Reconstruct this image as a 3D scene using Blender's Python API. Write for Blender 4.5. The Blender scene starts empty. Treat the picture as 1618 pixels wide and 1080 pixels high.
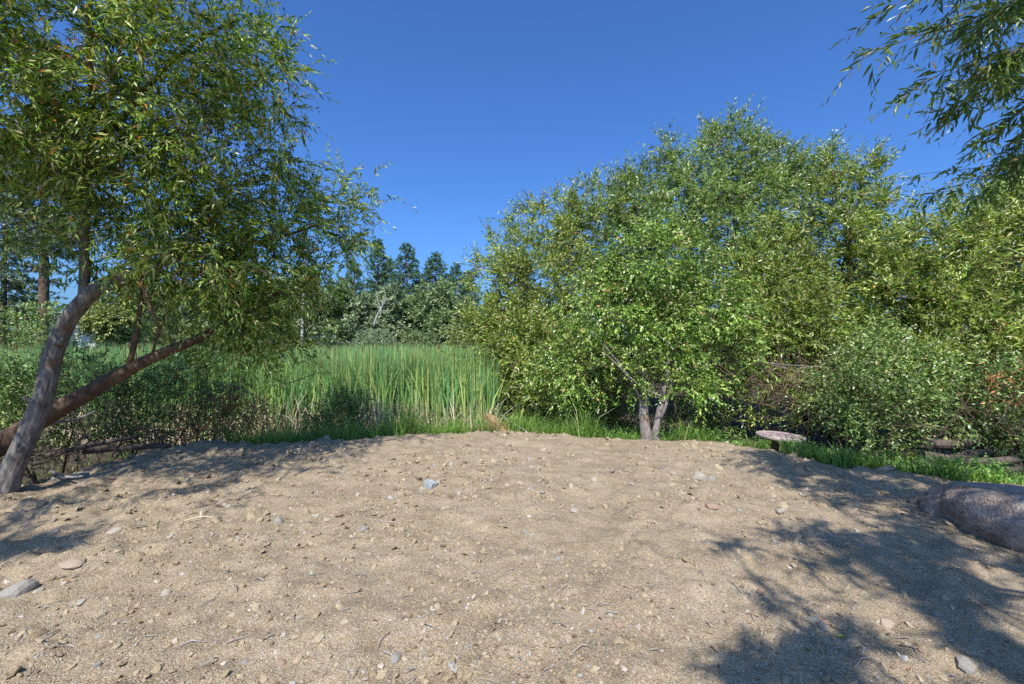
import bpy, math, random
import numpy as np

# ---------------------------------------------------------------- camera, sky, sun, exposure
scene = bpy.context.scene
col = scene.collection
EYE = 1.6                      # eye height above the gravel
F = 719.0                      # focal length in photograph pixels (16 mm on a 36 mm sensor)
cam_d = bpy.data.cameras.new('camera')
cam_d.lens = 16.0; cam_d.sensor_width = 36.0
cam_d.clip_start = 0.05; cam_d.clip_end = 2000
cam = bpy.data.objects.new('camera', cam_d); col.objects.link(cam)
cam.location = (0, 0, EYE); cam.rotation_euler = (math.radians(90), 0, 0)
scene.camera = cam

SUN_DIR = np.array([-0.07, -0.60, 0.80]); SUN_DIR /= np.linalg.norm(SUN_DIR)
world = bpy.data.worlds.new('World'); scene.world = world; world.use_nodes = True
wn = world.node_tree.nodes; wl = world.node_tree.links
sky = wn.new('ShaderNodeTexSky'); sky.sky_type = 'NISHITA'; sky.sun_disc = False
sky.sun_elevation = math.asin(SUN_DIR[2]); sky.sun_rotation = math.atan2(SUN_DIR[0], SUN_DIR[1])
sky.altitude = 500; sky.air_density = 1.2; sky.dust_density = 2.6; sky.ozone_density = 5.0
# the photograph's deep blue: the whole sky is graded alike
grade = wn.new('ShaderNodeVectorMath'); grade.operation = 'MULTIPLY'; grade.inputs[1].default_value = (0.535, 0.90, 1.44)
wl.new(sky.outputs[0], grade.inputs[0])
bg = wn['Background']; wl.new(grade.outputs[0], bg.inputs['Color']); bg.inputs['Strength'].default_value = 0.1
sun_d = bpy.data.lights.new('sun', 'SUN'); sun_d.energy = 5.0; sun_d.angle = math.radians(0.53)
sun_d.color = (1.0, 0.98, 0.94)
sun = bpy.data.objects.new('sun', sun_d); col.objects.link(sun)
from mathutils import Vector
sun.rotation_euler = Vector(SUN_DIR).to_track_quat('Z', 'Y').to_euler()
scene.view_settings.view_transform = 'Standard'; scene.view_settings.look = 'None'
scene.view_settings.gamma = 1.0; scene.view_settings.exposure = 0.42
scene.view_settings.use_curve_mapping = False
scene.render.engine = 'CYCLES'
cy = scene.cycles
cy.max_bounces = 6; cy.diffuse_bounces = 3; cy.glossy_bounces = 2; cy.transmission_bounces = 4
cy.use_denoising = False; cy.caustics_reflective = False; cy.caustics_refractive = False

# ---------------------------------------------------------------- helpers
RNG = np.random.default_rng(11)

def P(px, py, d):
    return np.array([(px - 809) / F * d, d, EYE - (py - 540) / F * d])

def unit(v):
    return v / np.maximum(np.linalg.norm(v, axis=-1, keepdims=True), 1e-9)

def hash2(ix, iy, seed):
    h = (ix.astype(np.int64) * 374761393 + iy.astype(np.int64) * 668265263 + seed * 974711) & 0xFFFFFFFF
    h = ((h ^ (h >> 13)) * 1274126177) & 0xFFFFFFFF
    return ((h ^ (h >> 16)) & 0xFFFF) / 65535.0

def vnoise(x, y, seed=0):
    ix = np.floor(x); iy = np.floor(y); fx = x - ix; fy = y - iy
    fx = fx * fx * (3 - 2 * fx); fy = fy * fy * (3 - 2 * fy)
    a = hash2(ix, iy, seed); b = hash2(ix + 1, iy, seed); c = hash2(ix, iy + 1, seed); d = hash2(ix + 1, iy + 1, seed)
    return (a + (b - a) * fx) * (1 - fy) + (c + (d - c) * fx) * fy - 0.5

def fbm(x, y, seed=0, octaves=4):
    s = 0; a = 1.0
    for k in range(octaves):
        s = s + a * vnoise(x * 2 ** k, y * 2 ** k, seed + k * 17); a *= 0.5
    return s

class MB:
    """collects triangles and quads in arrays and links them as one mesh object"""
    def __init__(self):
        self.v = []; self.t = []; self.q = []; self.n = 0
    def add(self, v, tris=None, quads=None):
        v = np.asarray(v, float).reshape(-1, 3)
        if tris is not None and len(tris): self.t.append(np.asarray(tris).reshape(-1, 3) + self.n)
        if quads is not None and len(quads): self.q.append(np.asarray(quads).reshape(-1, 4) + self.n)
        self.v.append(v); self.n += len(v)
    def mesh(self, name, mat, smooth=False):
        v = np.concatenate(self.v); t = np.concatenate(self.t) if self.t else np.zeros((0, 3), int)
        q = np.concatenate(self.q) if self.q else np.zeros((0, 4), int)
        me = bpy.data.meshes.new(name)
        me.vertices.add(len(v)); me.vertices.foreach_set('co', v.astype(np.float32).ravel())
        li = np.concatenate([t.ravel(), q.ravel()]).astype(np.int32)
        me.loops.add(len(li)); me.loops.foreach_set('vertex_index', li)
        ls = np.concatenate([np.arange(len(t)) * 3, len(t) * 3 + np.arange(len(q)) * 4]).astype(np.int32)
        me.polygons.add(len(ls)); me.polygons.foreach_set('loop_start', ls)
        me.polygons.foreach_set('use_smooth', np.full(len(ls), smooth))
        me.update(calc_edges=True)
        me.materials.append(mat)
        return me
    def build(self, name, mat, parent=None, smooth=False):
        return link(name, self.mesh(name, mat, smooth), parent)

def link(name, me, parent=None):
    o = bpy.data.objects.new(name, me); col.objects.link(o)
    if parent is not None:
        o.parent = parent
        o.location = -Vector(parent.location)      # meshes are written in world coordinates
    return o

def tag(o, label=None, cat=None, group=None, kind=None):
    if label: o['label'] = label
    if cat: o['category'] = cat
    if group: o['group'] = group
    if kind: o['kind'] = kind
    return o

def thing(name, loc, label, cat, group=None):
    o = bpy.data.objects.new(name, None); col.objects.link(o); o.empty_display_size = 0.2
    o.location = tuple(float(c) for c in loc)
    return tag(o, label, cat, group)

def resample(pts, step):
    pts = np.asarray(pts, float)
    # Catmull-Rom through the points
    p = np.vstack([2 * pts[0] - pts[1], pts, 2 * pts[-1] - pts[-2]])
    out = []
    for i in range(1, len(p) - 2):
        n = max(2, int(np.linalg.norm(p[i + 1][:3] - p[i][:3]) / step))
        t = np.linspace(0, 1, n, endpoint=False)[:, None]
        out.append(0.5 * (2 * p[i] + (p[i + 1] - p[i - 1]) * t + (2 * p[i - 1] - 5 * p[i] + 4 * p[i + 1] - p[i + 2]) * t ** 2
                          + (3 * p[i] - p[i - 1] - 3 * p[i + 1] + p[i + 2]) * t ** 3))
    out.append(p[-2][None])
    return np.vstack(out)

def tube(mb, pts, rad, sides=8, rough=0.0, seed=0, cap=True):
    pts = np.asarray(pts, float); n = len(pts); rad = np.broadcast_to(np.asarray(rad, float), (n,))
    tan = unit(np.gradient(pts, axis=0))
    ref = np.array([0.31, 0.9, 0.1]) if abs(tan[0][2]) > 0.7 else np.array([0, 0, 1.0])
    u = unit(np.cross(tan[0], ref)); us = []
    for k in range(n):
        u = u - tan[k] * np.dot(u, tan[k]); u = u / max(np.linalg.norm(u), 1e-9); us.append(u)
    us = np.array(us); vs = np.cross(tan, us)
    a = np.arange(sides) * 2 * math.pi / sides
    r = rad[:, None] * np.ones((1, sides))
    if rough:
        arc = np.concatenate([[0], np.cumsum(np.linalg.norm(np.diff(pts, axis=0), axis=1))])
        A, L = np.meshgrid(a, arc)
        ridge = vnoise(np.cos(A) * 3.2 + 40 + seed, np.sin(A) * 3.2 + L * 1.2 + seed, seed) * 1.0 \
            + vnoise(np.cos(A) * 8 + 40, np.sin(A) * 8 + L * 4, seed + 5) * 0.6 + vnoise(np.cos(A) * 1.2 + 9, L * 2.6, seed + 8) * 0.9
        if sides >= 24:
            fur = np.abs(vnoise(A * 5.1 + 0.8 * vnoise(A * 2, L * 3, seed + 3) + 60, L * 2.2, seed + 21)); fur = np.where(A > 6.0, fur * 0.5, fur)
            ridge = ridge + 0.9 * np.clip(fur * 3, 0, .6) + 0.5 * np.clip(np.abs(vnoise(A * 11 + 9, L * 5, seed + 31)) * 3, 0, .5)
        r = r * (1 + rough * ridge)
    ring = pts[:, None, :] + r[..., None] * (np.cos(a)[None, :, None] * us[:, None, :] + np.sin(a)[None, :, None] * vs[:, None, :])
    i = np.arange(n - 1)[:, None] * sides; j = np.arange(sides)[None, :]; jn = (j + 1) % sides
    quads = np.stack([i + j, i + jn, i + sides + jn, i + sides + j], -1).reshape(-1, 4)
    v = ring.reshape(-1, 3); tris = []
    if cap:
        v = np.vstack([v, pts[0], pts[-1]]); b = n * sides
        tris = [(b, (k + 1) % sides, k) for k in range(sides)] + [(b + 1, (n - 1) * sides + k, (n - 1) * sides + (k + 1) % sides) for k in range(sides)]
    mb.add(v, tris, quads)

def leaves(mb, base, d, L, W, rng, fine=False, droop=0.15, upness=0.6, fold=0.22):
    """lanceolate leaves folded along the midrib; two (or four) faces each"""
    n = len(base); d = unit(d)
    nn = rng.normal(size=(n, 3)) * (1 - upness) + np.array([0, 0, upness])
    s = unit(np.cross(d, nn)); nn = np.cross(s, d)
    L = np.asarray(L)[:, None]; W = np.asarray(W)[:, None]
    dn = np.array([0, 0, -1.0])
    tip = base + d * L + dn * droop * L
    if not fine:
        m = base + d * L * 0.42 + dn * droop * 0.2 * L
        a = m + s * W * 0.5 + nn * W * fold; b = m - s * W * 0.5 + nn * W * fold
        v = np.stack([base, a, tip, b], 1).reshape(-1, 3)
        i = np.arange(n)[:, None] * 4
        mb.add(v, np.concatenate([i + [0, 1, 2], i + [0, 2, 3]], 0))
    else:
        m1 = base + d * L * 0.28 + dn * droop * 0.08 * L; m2 = base + d * L * 0.62 + dn * droop * 0.4 * L
        c1 = m1; c2 = m2
        v = np.stack([base, m1 + s * W * 0.5 + nn * W * fold, m2 + s * W * 0.38 + nn * W * fold, tip,
                      m2 - s * W * 0.38 + nn * W * fold, m1 - s * W * 0.5 + nn * W * fold, c1, c2], 1).reshape(-1, 3)
        i = np.arange(n)[:, None] * 8
        mb.add(v, np.concatenate([i + [0, 1, 6], i + [2, 3, 7], i + [3, 4, 7], i + [0, 6, 5]], 0),
               np.concatenate([i + [1, 2, 7, 6], i + [6, 7, 4, 5]], 0))

def sprays(lf, wd, start, d, ln, rng, nleaf=12, L=0.085, W=0.018, spread=0.8, bend=-0.25, fine=False, droop=0.15, upness=0.5, r=0.003, t0=0.12, wscale=1.0, twig_share=0.28):
    """leafy twigs: thin tapered twig with alternate leaves"""
    n = len(start); d = unit(d); ln = np.asarray(ln)
    t = np.linspace(t0, 1.0, nleaf)[None, :] + rng.uniform(-0.03, 0.03, (n, nleaf))
    p = start[:, None] + d[:, None] * (ln[:, None] * t)[..., None]
    p[..., 2] += bend * ln[:, None] * t ** 2
    tdir = d[:, None] + np.zeros((n, nleaf, 3)); tdir[..., 2] += 2 * bend * t
    tdir = unit(tdir)
    side = unit(np.cross(d, rng.normal(size=(n, 3)) * 0.5 + np.array([0, 0, 1.0])))
    up = np.cross(side, d)
    ang = (np.arange(nleaf) * math.pi)[None, :] + rng.normal(0, 0.7, (n, nleaf))
    perp = np.cos(ang)[..., None] * side[:, None] + np.sin(ang)[..., None] * up[:, None]
    ld = unit(tdir + perp * spread * rng.uniform(0.6, 1.3, (n, nleaf, 1)) + rng.normal(0, 0.15, (n, nleaf, 3)))
    sz = rng.uniform(0.65, 1.15, (n, nleaf)) * (1.05 - 0.45 * t)
    keep = rng.random((n, nleaf)) < 0.92
    leaves(lf, p[keep], ld[keep], (L * sz)[keep], (W * sz)[keep] * wscale, rng, fine, droop, upness)
    if wd is not None and twig_share > 0:
        sel = rng.random(n) < twig_share; start, d, ln, side, up = start[sel], d[sel], ln[sel], side[sel], up[sel]; n = len(start)
        K = 3; tt = np.linspace(0, 0.98, K)
        q = start[:, None] + d[:, None] * (ln[:, None] * tt)[..., None]; q[..., 2] += bend * ln[:, None] * tt ** 2
        rr = r * (1 - 0.75 * tt)
        a = np.arange(3) * 2 * math.pi / 3
        off = np.cos(a)[None, :, None] * side[:, None] + np.sin(a)[None, :, None] * up[:, None]
        v = q[:, :, None] + rr[None, :, None, None] * off[:, None]
        base = (np.arange(n) * K * 3)[:, None, None]; k = (np.arange(K - 1) * 3)[None, :, None]; j = np.arange(3)[None, None, :]; jn = (j + 1) % 3
        wd.add(v.reshape(-1, 3), None, np.stack([base + k + j, base + k + jn, base + k + 3 + jn, base + k + 3 + j], -1).reshape(-1, 4))

def crown(lf, wd, lobes, skel, rng, clumps_per_m2=6.0, twigs=9, twig_len=(0.25, 0.55), up=0.5, out=0.8, rnd=0.7, br=0.012,
          shell=0.45, spread_c=0.16, keepfn=None, attach=True, **kw):
    """lobes: list of (centre, (rx, ry, rz)); branches run from the skeleton to leafy clumps spread through the lobes"""
    skel = [np.asarray(s, float) for s in skel]
    C = []
    for c, rad in lobes:
        rad = np.asarray(rad, float)
        area = 4 * math.pi * (np.prod(rad)) ** (2 / 3)
        n = max(3, int(area * clumps_per_m2))
        u = unit(rng.normal(size=(n, 3)))
        rr = rng.uniform(shell ** 2, 1.0, n) ** 0.5 * rng.uniform(0.85, 1.08, n)
        pts = np.asarray(c) + u * rad * rr[:, None]
        for p_, u_ in zip(pts, u): C.append((p_, u_))
    if keepfn: C = [c for c in C if keepfn(c[0])]
    if not C: return
    if attach:
        order = sorted(range(len(C)), key=lambda i: min(np.linalg.norm(C[i][0] - s) for s in skel[:400:3] or skel))
        arr = np.array(skel)
        for i in order:
            p_ = C[i][0]
            dd = np.linalg.norm(arr - p_, axis=1) + np.maximum(0, arr[:, 2] - p_[2]) * 0.6
            s = arr[np.argmin(dd)]; dist = np.linalg.norm(s - p_)
            if dist < 0.05: continue
            m1 = s + (p_ - s) * 0.35 + rng.normal(0, 0.06, 3) * dist + np.array([0, 0, 0.06 * dist])
            m2 = s + (p_ - s) * 0.7 + rng.normal(0, 0.05, 3) * dist + np.array([0, 0, 0.05 * dist])
            r0 = min(br * (0.5 + 0.7 * dist), br * 2.2)
            tube(wd, np.array([s, m1, m2, p_]), np.array([r0, r0 * 0.75, r0 * 0.5, r0 * 0.25]), 3, cap=False)
            arr = np.vstack([arr, m1, m2, p_])
    pts = np.array([c[0] for c in C]); us = np.array([c[1] for c in C])
    n = len(pts) * twigs
    st = np.repeat(pts, twigs, 0) + rng.normal(0, spread_c * 0.5, (n, 3))
    d = np.repeat(us, twigs, 0) * out + rng.normal(0, rnd, (n, 3)); d[:, 2] += up
    sprays(lf, wd, st, d, rng.uniform(*twig_len, n), rng, **kw)

# ---------------------------------------------------------------- materials
def nodes_of(m):
    return m.node_tree.nodes, m.node_tree.links

def ramp(nd, stops, interp='LINEAR'):
    r = nd.new('ShaderNodeValToRGB'); r.color_ramp.interpolation = interp
    els = r.color_ramp.elements
    while len(els) > 1: els.remove(els[-1])
    els[0].position = stops[0][0]; els[0].color = (*stops[0][1], 1)
    for p_, c in stops[1:]:
        e = els.new(p_); e.color = (*c, 1)
    return r

def leaf_mat(name, stops, rough=0.45, trans=0.27, spec=0.5, tint=1.3, gain=1.9):
    m = bpy.data.materials.new(name); m.use_nodes = True; nd, lk = nodes_of(m)
    b = nd['Principled BSDF']; out = nd['Material Output']
    g = nd.new('ShaderNodeNewGeometry'); r = ramp(nd, [(a, tuple(min(.62, q * gain) for q in c)) for a, c in stops])
    lk.new(g.outputs['Random Per Island'], r.inputs[0])
    tc = nd.new('ShaderNodeTexCoord'); no = nd.new('ShaderNodeTexNoise'); no.inputs['Scale'].default_value = 1.3; no.inputs['Detail'].default_value = 3
    lk.new(tc.outputs['Object'], no.inputs['Vector'])
    hsv = nd.new('ShaderNodeHueSaturation'); hsv.inputs['Saturation'].default_value = 1.04
    mr = nd.new('ShaderNodeMapRange'); mr.inputs['From Min'].default_value = 0.3; mr.inputs['From Max'].default_value = 0.7
    mr.inputs['To Min'].default_value = 0.72; mr.inputs['To Max'].default_value = 1.28
    lk.new(no.outputs[0], mr.inputs[0]); lk.new(mr.outputs[0], hsv.inputs['Value']); lk.new(r.outputs[0], hsv.inputs['Color'])
    lk.new(hsv.outputs[0], b.inputs['Base Color'])
    b.inputs['Roughness'].default_value = rough; b.inputs['Specular IOR Level'].default_value = spec
    tr = nd.new('ShaderNodeBsdfTranslucent'); mx = nd.new('ShaderNodeMixShader'); mx.inputs[0].default_value = trans
    h2 = nd.new('ShaderNodeHueSaturation'); h2.inputs['Value'].default_value = tint; h2.inputs['Hue'].default_value = 0.485; h2.inputs['Saturation'].default_value = 1.1
    lk.new(hsv.outputs[0], h2.inputs['Color']); lk.new(h2.outputs[0], tr.inputs['Color'])
    lk.new(b.outputs[0], mx.inputs[1]); lk.new(tr.outputs[0], mx.inputs[2]); lk.new(mx.outputs[0], out.inputs['Surface'])
    return m

def bark_mat(name, c1, c2, scale=14, stretch=0.12, bump=0.6, extra=None):
    m = bpy.data.materials.new(name); m.use_nodes = True; nd, lk = nodes_of(m)
    b = nd['Principled BSDF']; b.inputs['Roughness'].default_value = 0.9; b.inputs['Specular IOR Level'].default_value = 0.2
    tc = nd.new('ShaderNodeTexCoord'); mp = nd.new('ShaderNodeMapping'); mp.inputs['Scale'].default_value = (1, 1, stretch * 2.2)
    lk.new(tc.outputs['Object'], mp.inputs[0])
    n1 = nd.new('ShaderNodeTexNoise'); n1.inputs['Scale'].default_value = scale; n1.inputs['Detail'].default_value = 8; n1.inputs['Roughness'].default_value = 0.65
    lk.new(mp.outputs[0], n1.inputs['Vector'])
    stops = [(0.3, c1), (0.68, c2)]
    r = ramp(nd, stops); lk.new(n1.outputs[0], r.inputs[0])
    colr = r.outputs[0]
    if extra:
        n2 = nd.new('ShaderNodeTexNoise'); n2.inputs['Scale'].default_value = 5; n2.inputs['Detail'].default_value = 4
        lk.new(tc.outputs['Object'], n2.inputs['Vector'])
        r2 = ramp(nd, [(0.60, (0, 0, 0)), (0.70, (1, 1, 1))]); lk.new(n2.outputs[0], r2.inputs[0])
        mx = nd.new('ShaderNodeMix'); mx.data_type = 'RGBA'; mx.inputs['B'].default_value = (*extra, 1)
        lk.new(r2.outputs[0], mx.inputs['Factor']); lk.new(colr, mx.inputs['A']); colr = mx.outputs['Result']
    lk.new(colr, b.inputs['Base Color'])
    bp = nd.new('ShaderNodeBump'); bp.inputs['Strength'].default_value = bump; bp.inputs['Distance'].default_value = 0.02
    lk.new(n1.outputs[0], bp.inputs['Height']); lk.new(bp.outputs[0], b.inputs['Normal'])
    return m

def island_mat(name, stops, rough=0.9, spec=0.25, noise=0.0, nscale=60):
    m = bpy.data.materials.new(name); m.use_nodes = True; nd, lk = nodes_of(m)
    b = nd['Principled BSDF']; b.inputs['Roughness'].default_value = rough; b.inputs['Specular IOR Level'].default_value = spec
    g = nd.new('ShaderNodeNewGeometry'); r = ramp(nd, stops); lk.new(g.outputs['Random Per Island'], r.inputs[0])
    colr = r.outputs[0]
    if noise:
        tc = nd.new('ShaderNodeTexCoord'); no = nd.new('ShaderNodeTexNoise'); no.inputs['Scale'].default_value = nscale; no.inputs['Detail'].default_value = 5
        lk.new(tc.outputs['Object'], no.inputs['Vector'])
        mr = nd.new('ShaderNodeMapRange'); mr.inputs['From Min'].default_value = 0.3; mr.inputs['From Max'].default_value = 0.7
        mr.inputs['To Min'].default_value = 1 - noise; mr.inputs['To Max'].default_value = 1 + noise
        hv = nd.new('ShaderNodeHueSaturation'); lk.new(no.outputs[0], mr.inputs[0]); lk.new(mr.outputs[0], hv.inputs['Value']); lk.new(colr, hv.inputs['Color'])
        colr = hv.outputs[0]
    lk.new(colr, b.inputs['Base Color'])
    return m

def stone_mat(name, c1, c2, c3, scale=9, bump=0.5, dist=0.01, rough=0.88):
    m = bpy.data.materials.new(name); m.use_nodes = True; nd, lk = nodes_of(m)
    b = nd['Principled BSDF']; b.inputs['Roughness'].default_value = rough; b.inputs['Specular IOR Level'].default_value = 0.25
    tc = nd.new('ShaderNodeTexCoord')
    n1 = nd.new('ShaderNodeTexNoise'); n1.inputs['Scale'].default_value = scale; n1.inputs['Detail'].default_value = 9; n1.inputs['Roughness'].default_value = 0.62
    n2 = nd.new('ShaderNodeTexNoise'); n2.inputs['Scale'].default_value = scale * 9; n2.inputs['Detail'].default_value = 5
    lk.new(tc.outputs['Object'], n1.inputs['Vector']); lk.new(tc.outputs['Object'], n2.inputs['Vector'])
    r = ramp(nd, [(0.32, c1), (0.5, c2), (0.7, c3)]); lk.new(n1.outputs[0], r.inputs[0])
    hv = nd.new('ShaderNodeHueSaturation'); mr = nd.new('ShaderNodeMapRange')
    mr.inputs['From Min'].default_value = 0.3; mr.inputs['From Max'].default_value = 0.7; mr.inputs['To Min'].default_value = 0.75; mr.inputs['To Max'].default_value = 1.2
    lk.new(n2.outputs[0], mr.inputs[0]); lk.new(mr.outputs[0], hv.inputs['Value']); lk.new(r.outputs[0], hv.inputs['Color'])
    lk.new(hv.outputs[0], b.inputs['Base Color'])
    ad = nd.new('ShaderNodeMath'); ad.operation = 'MULTIPLY_ADD'; ad.inputs[1].default_value = 0.25
    lk.new(n2.outputs[0], ad.inputs[0]); lk.new(n1.outputs[0], ad.inputs[2])
    bp = nd.new('ShaderNodeBump'); bp.inputs['Strength'].default_value = bump; bp.inputs['Distance'].default_value = dist
    lk.new(ad.outputs[0], bp.inputs['Height']); lk.new(bp.outputs[0], b.inputs['Normal'])
    return m

def ground_mat():
    m = bpy.data.materials.new('gravel_and_soil'); m.use_nodes = True; nd, lk = nodes_of(m)
    b = nd['Principled BSDF']; b.inputs['Roughness'].default_value = 0.95; b.inputs['Specular IOR Level'].default_value = 0.15
    tc = nd.new('ShaderNodeTexCoord'); V = tc.outputs['Object']
    def noise(s, det=6, ro=0.6):
        n = nd.new('ShaderNodeTexNoise'); n.inputs['Scale'].default_value = s; n.inputs['Detail'].default_value = det; n.inputs['Roughness'].default_value = ro
        lk.new(V, n.inputs['Vector']); return n.outputs[0]
    def voro(s):
        n = nd.new('ShaderNodeTexVoronoi'); n.inputs['Scale'].default_value = s; lk.new(V, n.inputs['Vector']); return n
    big = ramp(nd, [(0.28, (0.268, 0.192, 0.116)), (0.5, (0.34, 0.252, 0.163)), (0.72, (0.41, 0.315, 0.214))])
    lk.new(noise(1.1, 8, 0.62), big.inputs[0])
    # grit: individual grains of different stone
    v1 = voro(150); v2 = voro(42)
    sep = nd.new('ShaderNodeSeparateColor'); lk.new(v1.outputs['Color'], sep.inputs[0])
    g1 = ramp(nd, [(0.0, (0.09, 0.066, 0.04)), (0.2, (0.24, 0.175, 0.10)), (0.5, (0.37, 0.285, 0.17)), (0.75, (0.45, 0.335, 0.19)), (0.9, (0.43, 0.40, 0.33)), (1.0, (0.74, 0.66, 0.50))])
    lk.new(sep.outputs[0], g1.inputs[0])
    mx = nd.new('ShaderNodeMix'); mx.data_type = 'RGBA'; mx.inputs['Factor'].default_value = 0.5
    lk.new(big.outputs[0], mx.inputs['A']); lk.new(g1.outputs[0], mx.inputs['B'])
    sep2 = nd.new('ShaderNodeSeparateColor'); lk.new(v2.outputs['Color'], sep2.inputs[0])
    peb = ramp(nd, [(0.0, (0.20, 0.15, 0.11)), (0.35, (0.36, 0.27, 0.18)), (0.6, (0.30, 0.29, 0.27)), (0.85, (0.42, 0.33, 0.25)), (1.0, (0.36, 0.20, 0.12))])
    lk.new(sep2.outputs[1], peb.inputs[0])
    gate = nd.new('ShaderNodeMath'); gate.operation = 'GREATER_THAN'; gate.inputs[1].default_value = 0.72; lk.new(sep2.outputs[0], gate.inputs[0])
    inner = nd.new('ShaderNodeMath'); inner.operation = 'LESS_THAN'; inner.inputs[1].default_value = 0.36; lk.new(v2.outputs['Distance'], inner.inputs[0])
    gm = nd.new('ShaderNodeMath'); gm.operation = 'MULTIPLY'; lk.new(gate.outputs[0], gm.inputs[0]); lk.new(inner.outputs[0], gm.inputs[1])
    gm2 = nd.new('ShaderNodeMath'); gm2.operation = 'MULTIPLY'; gm2.inputs[1].default_value = 0.6; lk.new(gm.outputs[0], gm2.inputs[0])
    mx2 = nd.new('ShaderNodeMix'); mx2.data_type = 'RGBA'; lk.new(gm2.outputs[0], mx2.inputs['Factor']); lk.new(mx.outputs['Result'], mx2.inputs['A']); lk.new(peb.outputs[0], mx2.inputs['B'])
    tone = ramp(nd, [(0.3, (0.72, 0.71, 0.70)), (0.48, (0.98, 0.98, 0.98)), (0.7, (1.12, 1.12, 1.12))]); lk.new(noise(3.4, 5, 0.7), tone.inputs[0])
    mt = nd.new('ShaderNodeMix'); mt.data_type = 'RGBA'; mt.blend_type = 'MULTIPLY'; mt.inputs['Factor'].default_value = 1.0
    lk.new(mx2.outputs['Result'], mt.inputs['A']); lk.new(tone.outputs[0], mt.inputs['B']); mx2 = mt
    # soil with litter beyond the fill
    soil = ramp(nd, [(0.3, (0.035, 0.026, 0.017)), (0.55, (0.085, 0.062, 0.038)), (0.75, (0.17, 0.125, 0.075))]); lk.new(noise(16, 8, 0.7), soil.inputs[0])
    at = nd.new('ShaderNodeAttribute'); at.attribute_name = 'fill'
    mx3 = nd.new('ShaderNodeMix'); mx3.data_type = 'RGBA'; lk.new(at.outputs['Fac'], mx3.inputs['Factor']); lk.new(soil.outputs[0], mx3.inputs['A']); lk.new(mx2.outputs['Result'], mx3.inputs['B'])
    lk.new(mx3.outputs['Result'], b.inputs['Base Color'])
    h1 = nd.new('ShaderNodeMath'); h1.operation = 'MULTIPLY_ADD'; h1.inputs[1].default_value = -0.5
    lk.new(v1.outputs['Distance'], h1.inputs[0]); lk.new(noise(70, 5, 0.62), h1.inputs[2])
    h2 = nd.new('ShaderNodeMath'); h2.operation = 'MULTIPLY_ADD'; h2.inputs[1].default_value = 1.4
    lk.new(noise(13, 6, 0.65), h2.inputs[0]); lk.new(h1.outputs[0], h2.inputs[2])
    bp = nd.new('ShaderNodeBump'); bp.inputs['Strength'].default_value = 0.8; bp.inputs['Distance'].default_value = 0.017
    lk.new(h2.outputs[0], bp.inputs['Height']); lk.new(bp.outputs[0], b.inputs['Normal'])
    return m

M = {}
M['ground'] = ground_mat()
M['willow'] = leaf_mat('willow_leaf', [(0.0, (0.019, 0.035, 0.007)), (0.2, (0.048, 0.075, 0.014)), (0.5, (0.110, 0.155, 0.03)), (0.75, (0.191, 0.235, 0.055)), (0.9, (0.296, 0.32, 0.10)), (0.96, (0.382, 0.40, 0.20)), (0.985, (0.324, 0.22, 0.07)), (1.0, (0.248, 0.11, 0.04))], rough=0.35, spec=0.45, gain=2.25)  # dark and pale end stops paint shaded gaps and sun glints into single leaves
M['willow_green'] = leaf_mat('willow_leaf_green', [(0.0, (0.018, 0.036, 0.008)), (0.2, (0.045, 0.075, 0.017)), (0.5, (0.100, 0.155, 0.038)), (0.78, (0.175, 0.23, 0.07)), (0.93, (0.290, 0.33, 0.13)), (0.985, (0.400, 0.42, 0.22)), (1.0, (0.300, 0.20, 0.08))], rough=0.35, spec=0.45, gain=2.2)  # ramp ends again carry painted gap shade and glints
M['left_willow'] = leaf_mat('left_willow_leaf', [(0.0, (0.016, 0.034, 0.006)), (0.22, (0.041, 0.075, 0.012)), (0.5, (0.095, 0.15, 0.025)), (0.76, (0.171, 0.225, 0.05)), (0.91, (0.279, 0.31, 0.10)), (0.955, (0.342, 0.36, 0.16)), (0.98, (0.279, 0.17, 0.05)), (1.0, (0.234, 0.09, 0.03))], rough=0.34, spec=0.45, gain=2.6)  # wide ramp: glints and dark gaps put into the leaf colour
M['near_willow'] = leaf_mat('near_willow_leaf', [(0.0, (0.035, 0.075, 0.015)), (0.5, (0.075, 0.125, 0.025)), (0.9, (0.12, 0.17, 0.04)), (1.0, (0.28, 0.22, 0.08))], rough=0.33, trans=0.28, gain=1.6)
M['broad'] = leaf_mat('broad_leaf', [(0.0, (0.019, 0.036, 0.008)), (0.2, (0.046, 0.085, 0.016)), (0.5, (0.097, 0.165, 0.03)), (0.78, (0.172, 0.24, 0.055)), (0.93, (0.287, 0.33, 0.10)), (0.985, (0.413, 0.42, 0.20)), (1.0, (0.391, 0.13, 0.05))], rough=0.34, spec=0.48, gain=1.9)  # darkest and palest leaves stand in for shade and glints
M['shrub'] = leaf_mat('shrub_leaf', [(0.0, (0.02, 0.038, 0.01)), (0.3, (0.055, 0.09, 0.022)), (0.65, (0.11, 0.16, 0.045)), (0.93, (0.21, 0.25, 0.09)), (0.985, (0.32, 0.34, 0.17)), (1.0, (0.30, 0.16, 0.07))], rough=0.34, gain=2.2)  # shade and glints painted leaf by leaf through the ramp ends
M['rust'] = leaf_mat('rusty_leaf', [(0.0, (0.16, 0.06, 0.03)), (0.5, (0.28, 0.12, 0.05)), (1.0, (0.38, 0.22, 0.10))], rough=0.7)
M['far'] = leaf_mat('far_leaf', [(0.0, (0.038, 0.06, 0.022)), (0.5, (0.092, 0.13, 0.05)), (1.0, (0.184, 0.215, 0.095))], rough=0.5, trans=0.25, gain=2.1)
M['far2'] = leaf_mat('far_leaf_grey', [(0.0, (0.047, 0.07, 0.035)), (0.5, (0.116, 0.15, 0.075)), (1.0, (0.210, 0.24, 0.13))], rough=0.5, trans=0.25, gain=2.0)
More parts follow.
